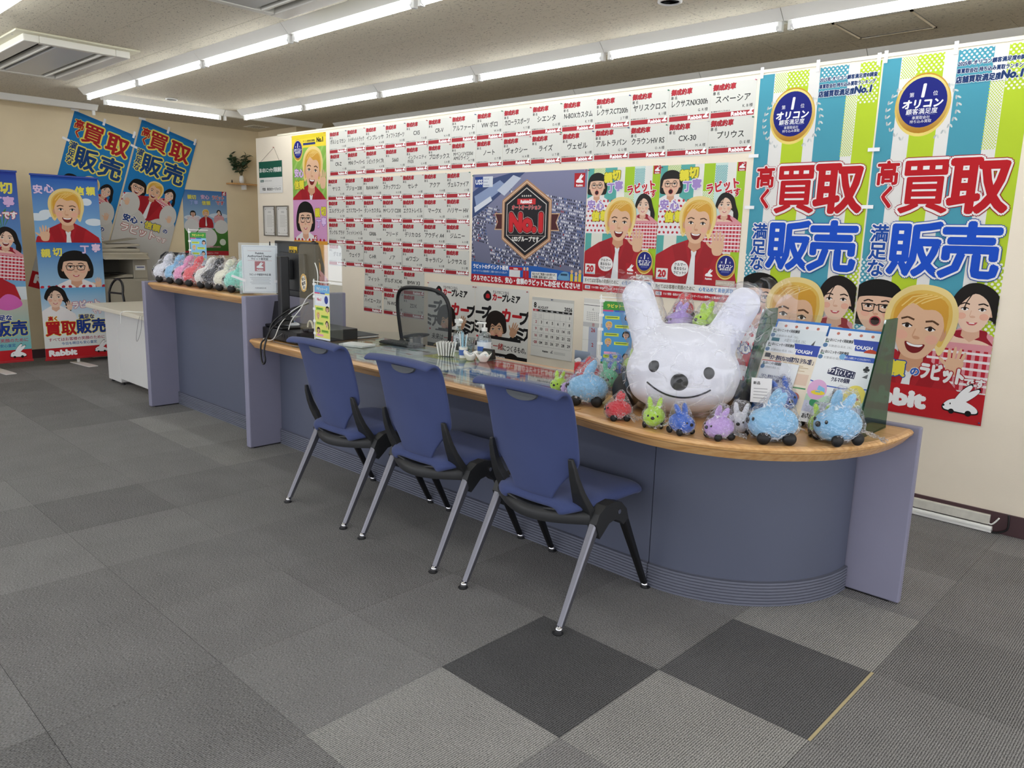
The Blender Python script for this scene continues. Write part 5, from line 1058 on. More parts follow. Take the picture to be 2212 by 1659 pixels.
for (x, z, dx) in ((-.19, .49, -1), (.225, .48, 1)):
    rows = []
    for q in range(7):
        k = q/6; rows.append([(x+dx*.07*k+(.075+.05*k)*s, .04+.03*math.sin(4*s+6*k), z-.02+.085*k-.03*abs(s)+.012*math.sin(9*s+3*k)) for s in [-1, -.75, -.5, -.25, 0, .25, .5, .75, 1]])
    obj('bag_corner', MB().loft(rows), m_bagbig, t, smooth=True)
rows = [[(.10+.30*q/6, .02-.03*math.sin(q), .50-.28*k/6*q/6*1.2+.02*math.sin(k*2+q)-.25*(k/6)) for k in range(7)] for q in range(7)]
obj('bag_side', MB().loft(rows), m_bagbig, t, smooth=True)
plush(-1.655, 2.72, ZP+.305, .115, face(-118), 'purple', 'small purple bagged plush sitting between the ears of the large one', G1)
plush(-1.54, 2.74, ZP+.315, .115, face(-105), 'lime', 'small lime bagged plush sitting between the ears of the large one', G1, tilt=(.25, -.1))
plush(-1.69, 2.80, ZP+.36, .09, face(-100), 'red', 'small red bagged plush behind the purple one between the large ears', G1)
# row on the tall counter
for k, (x, c) in enumerate(((-5.90, 'white'), (-5.70, 'sky'), (-5.545, 'pink'), (-5.385, 'coral'), (-5.20, 'ivory'), (-5.075, 'black'), (-4.915, 'cream'), (-4.765, 'mint'))):
    nm = dict(ivory='off-white', coral='red').get(c, c); plush(x-.075, 2.47, .962, .195, face(-128+random.uniform(-6, 6)), c, '%s bagged plush on the tall counter, %s from the left' % (nm, ordn[k]), G2, tilt=(0, 0))

# ------------------------------------------------------------------ brochure stand
t = thing('brochure_stand', 'clear brochure stand with dark green see-through sides at the rounded counter end', 'stand', (-1.155, 2.80, ZT))
side = [(-.07, 0), (.232, 0), (.222, .415), (.098, .415)]
for x in (-.235, .225): obj('side_panel', MB().prism(side, 'x', x-.003, x+.003), m_green, t)
obj('back_panel', MB().loft([[(-.232, .06, .02), (.222, .06, .02)], [(-.232, .20, .40), (.222, .20, .40)]]), m_clear, t, sol=.003)
obj('shelf_base', MB().box(-.232, .222, -.04, .05, .006, .011), m_clear, t)
def brochure(w, h, fn, nm='brochure'):
    s = Sheet(w, h, '#eef1f4'); fn(s, w, h); return s.build(nm, m_print, thick=.002)
def head(s, w, h, blue=True):
    s.text('あいおいニッセイ同和損保', .03*w, .04*h, .013, '#33363a', al='l', bold=.03, fit=.5*w); s.rect(.03*w, .062*h, .10*w, .075*h, '#2f6b52'); s.ell(.05*w, .115*h, .009, .009, '#5a7fa8', 14)
    s.text('まだ誰も知らない安心を、ともに。', .12*w, .118*h, .010, '#4a4d52', al='l', fit=.42*w)
    if blue: s.poly([(.52*w, 0), (w, 0), (w, .15*h), (.60*w, .15*h)], '#3f55b0'); s.text('TOUGH', .72*w, .10*h, .018, '#ffffff', bold=.04)
def f_tough(s, w, h):
    head(s, w, h, False); s.rect(.42*w, .055*h, w, .12*h, '#3f62c0'); s.ell(.44*w, .085*h, .012, .012, '#7fb4e0', 14); s.text('充実した補償とサービスをお求めやすく', .70*w, .09*h, .009, '#ffffff', fit=.45*w)
    s.poly([(.26*w, .27*h), (.38*w, .225*h), (.38*w, .34*h), (.26*w, .33*h)], '#2c3052'); s.poly([(.38*w, .225*h), (.74*w, .265*h), (.74*w, .355*h), (.38*w, .34*h)], '#2c3052'); s.poly([(.395*w, .24*h), (.725*w, .276*h), (.725*w, .345*h), (.395*w, .327*h)], '#f2f4f8')
    s.text('タフ', .32*w, .285*h, .018, '#ffffff', bold=.05, fit=.10*w); s.text('TOUGH', .56*w, .300*h, .030, '#2c3052', bold=.06, rot=.06, fit=.30*w); s.text('クルマの保険', .52*w, .395*h, .018, '#2c3052', bold=.04, fit=.32*w)
    s.text('♣', .90*w, .21*h, .022, '#33363a'); s.poly([(.86*w, .32*h), (.95*w, .27*h), (.95*w, .33*h)], '#6a6e72')
    s.poly([(0, .44*h), (.3*w, .485*h), (.6*w, .49*h), (w, .46*h), (w, .475*h), (.6*w, .505*h), (.3*w, .50*h), (0, .455*h)], '#3f62c0'); s.rect(0, .70*h, w, .865*h, '#cfd2e8'); s.rect(0, .665*h, w, .715*h, '#bfe0c8')
    for i in range(12): s.ell((.04+.085*i)*w, .665*h, .011, .014, '#bfe0c8', 10)
    s.ell(.17*w, .56*h, .036, .040, '#e4b4dc'); s.poly([(.18*w, .50*h), (.30*w, .53*h), (.32*w, .60*h), (.17*w, .56*h)], '#8ac4ec'); s.ell(.20*w, .60*h, .026, .009, '#f0d83c', 18); s.rect(.15*w, .578*h, .24*w, .595*h, '#7ab4d8'); s.ell(.83*w, .575*h, .038, .042, '#f0df6a'); s.ell(.84*w, .61*h, .016, .007, '#c8343c', 12)
    s.vtext('安心をプラスする', .55*w, .52*h, .0115, '#33363a', step=1.0, bold=.03); s.vtext('自動車保険って!?', .475*w, .53*h, .0115, '#33363a', step=1.0, bold=.03)
    s.blob([(.10*w, .72*h), (.14*w, .695*h), (.26*w, .71*h), (.29*w, .76*h), (.22*w, .79*h), (.12*w, .77*h)], '#3f9a6a'); s.blob([(.66*w, .79*h), (.69*w, .755*h), (.82*w, .755*h), (.86*w, .79*h), (.80*w, .83*h), (.68*w, .825*h)], '#3f9a6a'); s.rect(.74*w, .82*h, .78*w, .855*h, '#3f9a6a'); s.ell(.75*w, .862*h, .026, .008, '#3f9a6a', 14)
    s.rect(0, .868*h, w, h, '#f4f5f8'); s.text('あいおいニッセイ同和損保', .40*w, .925*h, .020, '#2a2c30', bold=.04, fit=.72*w)
def f_kit(s, w, h):
    s.rect(0, .15*h, w, h, '#f2e6d2'); head(s, w, h); s.rect(.04*w, .17*h, .14*w, .23*h, '#26262a'); s.text('「タフ・見守るクルマの保険プラス（ドラレコ型）」', .14*w, .23*h, .021, '#2c3058', al='l', bold=.05, fit=.82*w); s.rect(.02*w, .27*h, .38*w, .295*h, '#c8584a')
    for i in range(8): s.rect(.42*w, (.27+.022*i)*h, (.7+.25*((i*7) % 5)/5)*w, (.278+.022*i)*h, '#c9b08a')
    s.rect(.6*w, .40*h, .95*w, .55*h, '#e8cdb8'); s.rect(.04*w, .58*h, .96*w, .60*h, '#5a9a6a'); s.rect(.5*w, .66*h, .7*w, .80*h, '#e8c48a'); s.ell(.8*w, .72*h, .02, .02, '#d8685a')
def f_blue(s, w, h):
    head(s, w, h, True); s.text('はじめてネットで自動車保険をご検討のお客様に', .05*w, .21*h, .013, '#3a5ca8', al='l', bold=.04, fit=.8*w); s.ell(.88*w, .18*h, .026, .02, '#c8482c'); s.rect(0, .27*h, w, h, '#dfe9f4')
    for i in range(7): s.rect(.05*w, (.32+.06*i)*h, (.6+.3*((i*3) % 4)/4)*w, (.335+.06*i)*h, '#8fa8d0')
def f_top(s, w, h):
    s.rect(0, 0, w, h, '#e4ecf0'); head(s, w, h, False); s.rect(.05*w, .15*h, .2*w, .2*h, '#3f7a8a'); s.text('まだ誰も知らない安心を、ともに。', .30*w, .17*h, .014, '#4a4d52', al='l', fit=.4*w); s.poly([(.80*w, .2*h), (.86*w, .13*h), (.85*w, .21*h)], '#5a5e62')
def f_small(s, w, h):
    head(s, w, h, False); s.text('「タフ・見守るクルマの保険プラス」', .5*w, .30*h, .013, '#3a3f78', bold=.03, fit=.8*w); s.text('「タフ・見守るクルマの保険（ドラレコ型）」', .5*w, .37*h, .013, '#3a3f78', bold=.03, fit=.88*w); s.text('TOUGH', .3*w, .52*h, .016, '#2c3052', bold=.06); s.text('TOUGH', .65*w, .53*h, .016, '#2c3052', bold=.06); s.rect(0, .60*h, w, h, '#4f86cc', grad='#3f74c0')
    for u in (.22, .5, .78): s.ell(u*w, .80*h, .019, .019, '#b8d0ec', 18)
def f_strip(s, w, h):
    s.rect(0, 0, w, h, '#3f7fd0'); s.rect(.03*w, .03*h, w*.97, h, '#f0f2f6'); [s.ell((.2+.2*i)*w, .08*h, .006, .006, '#c87a6a', 10) for i in range(4)]
def place_b(me, x, along, yoff, lab):
    a = math.atan2(.38, .20); p = Vector((x, 2.78-yoff*math.sin(a)+along*math.cos(a), .72+along*math.sin(a)+yoff*math.cos(a)*.3))
    o = obj('brochure', me, label=lab, cat='brochure', group='brochures in the clear stand'); X = Vector((1, 0, 0)); Y = Vector((0, math.cos(a), math.sin(a))); Z = X.cross(Y)
    o.matrix_world = Matrix(((X.x, Y.x, Z.x, p.x), (X.y, Y.y, Z.y, p.y), (X.z, Y.z, Z.z, p.z), (0, 0, 0, 1))); return o
place_b(brochure(.215, .34, f_strip), -1.365, .408, -.010, 'pale brochure with a blue rim at the very back left of the stand')
place_b(brochure(.21, .30, f_strip), -1.155, .396, -.010, 'blue-topped brochure at the back right of the stand')
place_b(brochure(.215, .30, f_top), -1.372, .372, -.004, 'white and pale green brochure behind the orange one in the stand')
place_b(brochure(.205, .30, f_blue), -1.157, .355, -.004, 'brochure with a blue header and red oval behind the front right one')
place_b(brochure(.215, .30, f_kit), -1.374, .311, .002, 'cream and orange brochure with a blue header at the left of the stand')
place_b(brochure(.208, .297, f_tough), -1.160, .306, .003, 'front right brochure with a dark box logo and green seats drawing')
place_b(brochure(.15, .21, f_small), -1.366, .226, .008, 'small white and blue brochure at the front left of the stand')

# ------------------------------------------------------------------ mini banners on stands
def mini_sheet(k):
    w, h = .145, .30; s = Sheet(w, h, '#eef2ea')
    s.rect(0, 0, w, h, ('#f0ee7a', '#5aa4dc', '#8cc4e4')[k]); s.rect(0, 0, w, .14*h, ('#7ab8e4', '#3f9a3f', '#3f9a3f')[k]); s.text('ラビットーク', w/2, .07*h, .017, ('#f4f2ec', '#f0e65a', '#f0e65a')[k], bold=.05, fit=.9*w)
    s.rect(0, .135*h, .35*w, .16*h, '#d84a8a'); s.rect(.38*w, .135*h, .7*w, .16*h, '#3f62c0')
    if k == 0: s.rect(0, .165*h, w, .38*h, '#e8eef4'); s.ell(.78*w, .26*h, .018, .022, '#2a3f98'); s.rect(.08*w, .20*h, .5*w, .33*h, '#f4f6f8'); s.text('No.1', .3*w, .26*h, .02, '#c83a5a', bold=.05)
    for i, (u, kd) in enumerate(((.85, 'bob'), (.22, 'fair'), (.8, 'bob' if k else 'tail'), (.22, 'fair' if k else 'bob'), (.82, 'tail'))):
        v = (.25 if k else .43)+.135*i
        if k == 0 and i == 4: continue
        if k and i == 4: v = .87
        s.person(u*w, v*h, .028, kd, 'suit', body=False, mouth='open'); ou = (.08 if u > .5 else .42); s.rect(ou*w, (v-.02)*h, (ou+.48)*w, (v+.03)*h, ('#8cc83c', '#d8e84a', '#d8e84a')[k]); s.rect((ou+.05)*w, (v-.006)*h, (ou+.42)*w, (v+.006)*h, '#3f6a3a')
    s.rect(.1*w, .80*h, .5*w, .84*h, '#f4b4d4') if k else s.rect(.1*w, .90*h, .55*w, .94*h, '#f0a4c8'); s.rect(0, .965*h, w, h, '#e8f0f4' if k == 0 else '#3f9a3f')
    return s.build('cloth', m_print)
def mini_banner(x, y, z, rz, k, sc, lab, hgt=.42):
    t = thing('mini_banner', lab, 'banner', (x, y, z), rz); t.scale = (sc,)*3
    obj('pole', MB().tube([(0, 0, .006), (0, 0, hgt)], .0034, 8).tube([(-.008, 0, hgt-.012), (.175, 0, hgt-.012)], .0026, 8), m_white, t)
    o = obj('cloth', mini_sheet(k), parent=t); o.matrix_local = Matrix.Translation((.012, -.003, hgt-.03)) @ Matrix(((1, 0, 0, 0), (0, 0, -1, 0), (0, 1, 0, 0), (0, 0, 0, 1)))
    for q in range(5): obj('loop', MB().box(-.006, .018, -.0045, .0045, hgt-.035-.068*q, hgt-.022-.068*q), m_white, t)
    obj('base', MB().lathe([(.035, 0), (.035, .005), (.012, .012), (.006, .02)], 20), m_white, t, smooth=False); return t
mini_banner(-3.766, 2.352, ZT, .0, 0, 1.0, 'mini advertising banner with yellow lower half in front of the clear screen', .408)
mini_banner(-2.235, 2.955, ZT, .45, 1, 1.0, 'mini advertising banner, green head and blue field, left of the large plush', .41)
mini_banner(-6.00+.08, 2.62, .962, .45, 2, 1.0, 'mini advertising banner behind the white plush on the tall counter', .405)

# ------------------------------------------------------------------ screen, monitor and desk gear
t = thing('clear_screen', 'clear acrylic sneeze screen with a pass-through slot in front of the monitor', 'screen', (-3.77, 2.395, ZT))
out = [(-.215, 0), (-.215, .57), (-.205, .588), (-.188, .595), (.20, .595), (.215, .58), (.215, 0)]
obj('sheet', MB().prism(out, 'y', -.002, .002), m_clear, t)
for x in (-.20, .20): obj('base_foot', MB().box(x-.015, x+.015, -.06, .06, 0, .004), m_clear, t)
lg = MB()
for q in range(26):
    a = 2*math.pi*q/26; lg.ell((.030*math.cos(a), -.003, .046*math.sin(a)), (.006, .0012, .011), 8, 6, Matrix.Rotation(-a, 3, 'Y'))
o = obj('laurel_sticker', lg, mat('gold foil', '#c9a25a', .4, metal=.3), t, loc=(-.165, -.001, .375)); o['kind'] = 'stuff'
lg = Sheet(.05, .085, '#f2eee2'); lg.text('安心', .025, .02, .019, '#2a2a2a', bold=.04, rot=-.3); lg.text('査定', .025, .045, .019, '#2a2a2a', bold=.04, rot=-.3); lg.text('店', .028, .068, .016, '#2a2a2a', bold=.04)
obj('sticker', lg.build('sticker', m_print), parent=t, loc=(-.19, -.0035, .417), rot=(math.pi/2, 0, 0))
t = thing('clear_screen', 'low clear acrylic panel standing behind the mini banner on the flyers', 'screen', (-3.61, 2.705, ZT+.006), math.atan2(.321, .343))
obj('sheet', MB().box(-.235, .235, -.0015, .0015, 0, .10), m_clear, t)
# black equipment box
t = thing('equipment_box', 'flat black equipment box on the low counter against the divider', 'box', (-4.19, 2.62, ZT))
obj('case', MB().box(-.26, .14, -.215, .22, .004, .072), m_black, t, bevel=.005)
for x in (-.2, .09):
    for y in (-.17, .17): obj('rubber_foot', MB().lathe([(.012, 0), (.012, .004)], 12, (x, y, 0)), m_dark, t)
for q in range(6): obj('vent_slit', MB().box(-.10+.03*q, -.085+.03*q, -.2165, -.215, .03, .05), m_dark, t)
ZB = ZT+.072
t = thing('monitor', 'black computer monitor seen from behind with a yellow sticker', 'monitor', (-4.305, 2.505, ZB), -.09)
obj('panel', MB().box(-.275, .275, .045, .075, .19, .53), m_black, t, bevel=.006)
obj('rear_shell', MB().prism([(-.20, .23), (.20, .23), (.17, .46), (-.17, .46)], 'y', .022, .05), m_dark, t, bevel=.008)
obj('screen_glass', MB().box(-.265, .265, .0755, .0765, .205, .52), mat('screen glass', '#0a0b0d', .1), t)
for q in range(7): obj('vent_slit', MB().box(-.262, -.254, .0435, .046, .30+.018*q, .308+.018*q), m_black, t)
obj('stand_column', MB().prism([(-.032, .055), (-.026, 0), (.026, 0), (.032, .055)], 'z', .05, .44), m_black, t, bevel=.006).location = (.04, -.075, 0)
obj('mount_plate', MB().box(-.10, .03, .0, .03, .30, .42), m_dark, t, bevel=.004)
obj('stand_neck', MB().loft([[(-.085, -.05, .16), (-.015, -.05, .16), (-.015, .0, .16), (-.085, .0, .16)], [(-.12, -.06, .02), (.02, -.06, .02), (.02, .03, .02), (-.12, .03, .02)]], close=True), m_black, t)
obj('stand_base', MB().box(-.17, .09, -.09, .12, 0, .016), m_black, t, bevel=.006)
s = Sheet(.11, .055, '#f0c81e'); s.text('MOVE ON', .055, .032, .030, '#1a1a1a', bold=.07, fit=.10); s.text('USED CAR', .04, .010, .008, '#1a1a1a', bold=.03); s.rects([(0, 0, .11, .0012), (0, .0538, .11, .055)], '#1a1a1a')
obj('sticker', s.build('sticker', m_print), parent=t, loc=(-.06, .0435, .50), rot=(math.pi/2, 0, 0))
t = thing('wipes_packet', 'white and blue wet wipes packet on the black box', 'packet', (-4.33, 2.52, ZB+.001), .5)
obj('packet', MB().ell((0, 0, .018), (.075, .045, .018), 16, 8), mat('packet white', '#e8ebee', .25), t, smooth=True); obj('flap', MB().box(-.035, .035, -.022, .022, .0335, .0365), mat('packet blue', '#5aa0d4', .3), t, bevel=.002)
obj('tissue', MB().loft([[(-.01, -.02, .03), (.02, .02, .03)], [(.01, -.03, .06), (.04, .02, .055)], [(.04, -.02, .075), (.07, .03, .07)]]), m_white, t, smooth=True, sol=.001)
def cord(name, pts, r, m, lab, cat='cable', grp=None):
    P = [Vector(p) for p in pts]; out = []
    for i in range(len(P)-1):
        a, b, c, d = P[max(i-1, 0)], P[i], P[i+1], P[min(i+2, len(P)-1)]
        for j in range(6):
            k = j/6; out.append(.5*((2*b)+(c-a)*k+(2*a-5*b+4*c-d)*k*k+(3*b-3*c+d-a)*k**3))
    out.append(P[-1]); return obj(name, MB().tube(out, r, 7), m, smooth=True, label=lab, cat=cat, group=grp)
cord('cable', [(-4.14, 2.55, .94), (-4.20, 2.45, .90), (-4.26, 2.37, .82), (-4.27, 2.345, .74), (-4.275, 2.30, .70), (-4.275, 2.295, .62), (-4.25, 2.293, .578), (-4.225, 2.295, .60), (-4.235, 2.298, .68), (-4.22, 2.35, .80), (-4.15, 2.50, .92)], .0055, m_black, 'thick black cable looping down over the wood edge below the monitor')
cord('cable', [(-4.13, 2.54, .95), (-4.17, 2.46, .90), (-4.20, 2.39, .82), (-4.22, 2.36, .74), (-4.28, 2.36, .712), (-4.38, 2.37, .710)], .0028, m_white, 'thin white cable beside the black loop under the monitor')
cord('cable', [(-4.20, 2.40, .76), (-4.24, 2.36, .715), (-4.10, 2.35, .712), (-3.95, 2.36, .712), (-3.88, 2.345, .725), (-3.80, 2.34, .712)], .002, mat('grey cord', '#6a6a6c', .5), 'thin grey cable lying along the wood edge under the box')
cord('cable', [(-3.78, 2.37, 1.20), (-3.765, 2.372, 1.17), (-3.76, 2.375, 1.12), (-3.79, 2.38, 1.05), (-3.88, 2.378, 1.00), (-3.95, 2.376, .93), (-4.02, 2.36, .86), (-4.06, 2.36, .80)], .0028, m_white, 'white cable hanging from a plug in front of the clear screen')
t = thing('headset', 'black headset with a pale band lying on the equipment box', 'headset', (-3.99, 2.50, ZB))
obj('headband', MB().tube([(-.06+.03*math.cos(a), .0, .012+.055*math.sin(a)) for a in [math.pi*q/10 for q in range(11)]], .006, 8), mat('headband pale', '#d8cfb8', .5), t, smooth=True)
for x in (-.09, -.03): obj('earpiece', MB().lathe([(.026, 0), (.03, .008), (.026, .022), (.01, .026)], 16, (x, 0, 0)), m_black, t, smooth=True)
t = thing('paper_pile', 'small pile of white papers behind the clear screen', 'paper', (-3.80, 2.66, ZT+.006), .2)
for q in range(3): obj('sheet', MB().box(-.09, .09, -.06, .06, .004*q, .004*q+.003), m_white, t, rot=(0, 0, .06*q))
t = thing('folder', 'dark grey document folder on the low counter by the divider', 'folder', (-4.22, 2.925, ZT))
obj('cover', MB().box(-.20, .16, -.085, .085, .0, .004).box(-.20, .16, -.085, .085, .016, .020).box(-.204, -.198, -.085, .085, 0, .02), mat('folder grey', '#3c3f40', .6, bump=(90, .3, .001)), t); obj('pages', MB().box(-.19, .15, -.08, .08, .004, .016), m_white, t)
t = thing('keyboard', 'black keyboard lying flat on the low counter near the monitor', 'keyboard', (-3.68, 2.90, ZT+.006), .1)
obj('case', MB().box(-.15, .15, -.05, .05, 0, .012), m_black, t, bevel=.003)
kb = MB()
for i in range(14):
    for j in range(4): kb.box(-.142+.0203*i, -.126+.0203*i, -.044+.022*j, -.026+.022*j, .012, .016)
o = obj('keys', kb, m_dark, t); o['kind'] = 'stuff'
# desk smalls
def lathe_thing(name, lab, cat, x, y, z, parts, grp=None, rz=0):
    t = thing(name, lab, cat, (x, y, z), rz, grp)
    for nm, prof, m in parts: obj(nm, MB().lathe(prof, 24), m, t, smooth=False, bevel=0)
    return t
ZM = ZT+.0045
m_cer = mat('white ceramic', '#eeece6', .15, coat=.4)
m_bot = clear_mat('bottle plastic', '#e4eef4', .14, .08, edge=.5)
t = thing('tissue_stack', 'fan of folded white paper towels left of the pens', 'tissue', (-3.20, 2.84, ZM), .5)
for q in range(7): obj('towel', MB().box(-.003, .003, -.035, .035, 0, .075), m_white, t, loc=((q-3)*.012, .004*(q % 2), .003), rot=(0, (q-3)*.07, .05*q))
t = thing('spray_bottle', 'white-headed trigger spray bottle behind the paper towels', 'bottle', (-3.27, 2.99, ZM), -.4)
obj('bottle', MB().lathe([(.035, 0), (.036, .01), (.036, .09), (.030, .115), (.013, .135), (.013, .15)], 22), m_bot, t, smooth=True)
obj('spray_head', MB().prism([(-.05, .185), (-.045, .165), (-.01, .165), (-.013, .15), (.013, .15), (.015, .165), (.035, .17), (.045, .185), (.02, .195)], 'y', -.011, .011), m_white, t, bevel=.003); obj('trigger', MB().tube([(-.022, 0, .165), (-.034, 0, .145), (-.032, 0, .125)], .005, 8), m_white, t)
t = thing('pen_cup', 'white cup of pale blue brushes between the towels and the bowls', 'cup', (-3.10, 2.87, ZM))
obj('cup', MB().lathe([(.022, 0), (.024, .06), (.021, .06), (.019, .006), (.001, .006)], 20), m_cer, t, smooth=False); obj('blue_label', MB().tube([(0, 0, .015), (0, 0, .045)], .0245, 20, cap=False), mat('label blue', '#4a6cb4', .4), t)
for q in range(5): a = q*1.26; obj('brush', MB().tube([(.01*math.cos(a), .01*math.sin(a), .01), (.022*math.cos(a), .022*math.sin(a), .125+.006*q)], .0028, 7), mat('brush %d' % (q % 2), ('#9cc8dc', '#e8ecec')[q % 2], .3), t)
t = thing('sanitizer_pump', 'clear pump bottle of hand sanitizer with white pump behind the bowls', 'bottle', (-3.06, 2.99, ZM), .3)
obj('bottle', MB().lathe([(.038, 0), (.04, .01), (.04, .10), (.030, .125), (.014, .135), (.014, .145)], 24), m_bot, t, smooth=True); obj('label', MB().tube([(0, 0, .02), (0, 0, .085)], .0405, 24, cap=False), mat('label pale', '#dfe6ee', .4), t)
obj('blue_mark', MB().box(-.018, .018, -.0425, -.040, .035, .06), mat('mark blue', '#3f66b8', .4), t)
obj('pump', MB().tube([(0, 0, .145), (0, 0, .185)], .006, 10).lathe([(.017, 0), (.017, .018), (.010, .02)], 16, (0, 0, .143)).tube([(.01, 0, .188), (-.045, 0, .186), (-.052, 0, .175)], .0055, 8), m_white, t, smooth=False)
for k, (x, y, lab) in enumerate(((-3.005, 2.835, 'white lobed ceramic bowl nearer the brushes'), (-2.925, 2.855, 'white lobed ceramic bowl with wrapped sweets, right of the other bowl'))):
    t = thing('bowl', lab, 'bowl', (x, y, ZM), k*.6, 'white bowls on the desk mat'); rows = []
    for r, z in ((.001, .004), (.018, .003), (.02, 0), (.022, .006), (.034, .025), (.042, .043), (.0395, .043), (.031, .026), (.018, .010), (.001, .009)):
        rows.append([(r*math.cos(a)*(1+.10*math.cos(4*a)*(z/.043)), r*math.sin(a)*(1+.10*math.cos(4*a)*(z/.043)), z+.008*math.cos(4*a)*(z/.043)**2) for a in [2*math.pi*i/32 for i in range(32)]])
    obj('bowl', MB().loft(rows, close=True), m_cer, t, smooth=True)
    for q in range(6): a = q*1.05; obj('sweet', MB().ell((.016*math.cos(a), .016*math.sin(a), .030+.004*(q % 2)), (.011, .009, .008), 10, 8), mat('foil silver', '#b9bec4', .2, metal=.6) if q % 2 else mat('sweet wrap', '#cfe0e4', .2), t, smooth=True)
t = thing('desk_clock', 'small black-framed digital clock behind the right bowl', 'clock', (-2.985, 2.955, ZM), .15)
obj('case', MB().prism([(-.012, 0), (.018, 0), (.006, .055), (-.010, .055)], 'x', -.036, .036), m_black, t, bevel=.003); obj('display', MB().box(-.029, .029, -.0122, -.0112, .018, .044), mat('lcd', '#5c6258', .3), t)
t = thing('tumbler', 'clear ribbed tumbler behind the paper towels', 'cup', (-3.19, 3.0, ZM)); obj('glass', MB().lathe([(.028, 0), (.034, .09), (.032, .09), (.026, .006), (.001, .006)], 20), m_bot, t, smooth=True)
s = Sheet(.10, .115, '#c8d4e0'); s.rect(0, 0, .1, .05, '#8fa0b4', grad='#4a525c'); s.rect(0, .05, .1, .115, '#b8a890'); [s.blob([(a, .05+b), (a+.03, .035+b), (a+.045, .05+b), (a+.02, .062+b)], c, 3) for a, b, c in ((.0, .0, '#e4e8ea'), (.04, .005, '#4f86c8'), (.055, .02, '#c8d4dc'))]; s.rect(0, .085, .1, .115, '#c0303a')
o = obj('photo_card', s.build('photo_card', m_print, .002), label='small photo card of cars behind the red plush', cat='card'); on_wall(o, -2.425, ZT+.117, y=3.01)
s = Sheet(.05, .07, '#c81e2c'); s.text('御', .025, .03, .02, '#f4e4dc', bold=.04); o = obj('gift_box', MB().box(-.03, .03, -.02, .02, 0, .07), mat('box red', '#c01e2c', .4), label='small red box behind the red plush', cat='box', loc=(-2.315, 2.93, ZM), rot=(0, 0, .3), bevel=.002)
s = Sheet(.075, .095, '#f2f2f4'); s.text('新品', .02, .02, .012, '#3a3a3c', bold=.03); s.rects([(.01, .04+.012*i, .06, .043+.012*i) for i in range(4)], '#b0b0b4')
o = obj('price_label', s.build('price_label', m_print, .001), label='white paper label on the small blue plush beside the large one', cat='label'); o.matrix_world = Matrix.Translation((-1.34, 2.745, ZP+.165)) @ Matrix.Rotation(.5, 4, 'Z') @ Matrix.Rotation(math.radians(70), 4, 'X')
# authorised-dealer certificate in a clear stand
t = thing('certificate_stand', 'clear upright stand holding a white certificate with a red hare logo', 'sign', (-4.585, 2.475, .967), math.atan2(2.475, -4.585)+math.pi/2+math.pi)
t.rotation_euler[2] = math.atan2(4.585, 2.475)
w, h = .215, .302; s = Sheet(w, h, '#f1f2f4'); s.rects([(.008, .008, w-.008, .0095), (.008, h-.0095, w-.008, h-.008), (.008, .008, .0095, h-.008), (w-.0095, .008, w-.008, h-.008)], '#8a94a8'); s.rects([(.035, .035, w-.035, .0365), (.035, .096, w-.035, .0975)], '#c04a52')
s.text('Rabbit', w/2, .050, .016, '#33343a', bold=.05, sx=1.15); s.text('Authorized Dealer', w/2, .068, .016, '#33343a', bold=.05, sx=1.1, fit=.15); s.text('ラビット認定証', w/2, .086, .014, '#33343a', bold=.04); s.logo(w/2, .132, .062); s.text('ラビット宇都宮中央店 殿', w/2, .185, .014, '#33343a', bold=.04, fit=.13)
s.rects([(.045+.008*(i % 3), .203+.0095*i, w-.045-.007*(i % 2), .2055+.0095*i) for i in range(5)], '#9a9ca4'); s.text('代表取締役社長', w/2, .27, .009, '#666870', bold=.02)
o = obj('certificate', s.build('certificate', m_print), parent=t, loc=(-w/2, 0, h+.006), rot=(math.pi/2, 0, 0))
obj('clear_pocket', MB().box(-w/2-.018, w/2+.018, -.006, -.0035, .001, h+.02).box(-w/2-.018, w/2+.018, .004, .0065, .001, h+.02), m_clear, t); obj('clear_foot', MB().box(-w/2-.018, w/2+.018, -.03, .05, 0, .003), m_clear, t)
obj('clip', MB().box(.06, .068, -.006, .01, h+.006, h+.03), m_black, t)
for a, b, r in ((-.13, .10, -.35), (.13, .08, -.05)): tp = obj('tape', tape_me, parent=t, loc=(a, -.008, b), rot=(math.pi/2, 0, 0)); tp.rotation_euler = (math.pi/2, -r, 0); tp.scale = (1.3, .7, 1)

# ------------------------------------------------------------------ staff side: mesh office chair
t = thing('office_chair', 'grey mesh-backed office chair behind the low counter', 'office chair', (-4.07, 3.58, 0), math.radians(6)); t.scale = (.80, 1, .965)
bp = [(-.21, .56), (-.275, .66), (-.30, .80), (-.305, .92), (-.27, 1.005), (-.18, 1.045), (0, 1.055), (.18, 1.045), (.27, 1.005), (.305, .92), (.30, .80), (.275, .66), (.21, .56), (.10, .52), (-.10, .52)]
bs = smooth_pts(bp, 4); yb = lambda x, z: -.20-.10*(z-.5)+.35*x*x*.9
obj('back_mesh', MB().loft([[(x*k, yb(x*k, .78+(z-.78)*k), .78+(z-.78)*k) for x, z in bs] for k in (.001, .35, .7, 1)], close=True), m_mesh, t, smooth=True)
obj('back_frame', MB().tube([(x, yb(x, z), z) for x, z in bs+[bs[0]]], .014, 8, cap=False), m_dark, t, smooth=True)
obj('lumbar_bar', MB().tube([(-.26, yb(.26, .66)-.02, .66), (-.1, yb(.1, .64)-.045, .64), (.1, yb(.1, .64)-.045, .64), (.26, yb(.26, .66)-.02, .66)], .016, 8), m_dark, t, smooth=True)
obj('spine', MB().tube([(0, -.27, .72), (0, -.26, .55), (0, -.16, .42)], [.03, .035, .04], 10), m_black, t, smooth=True)
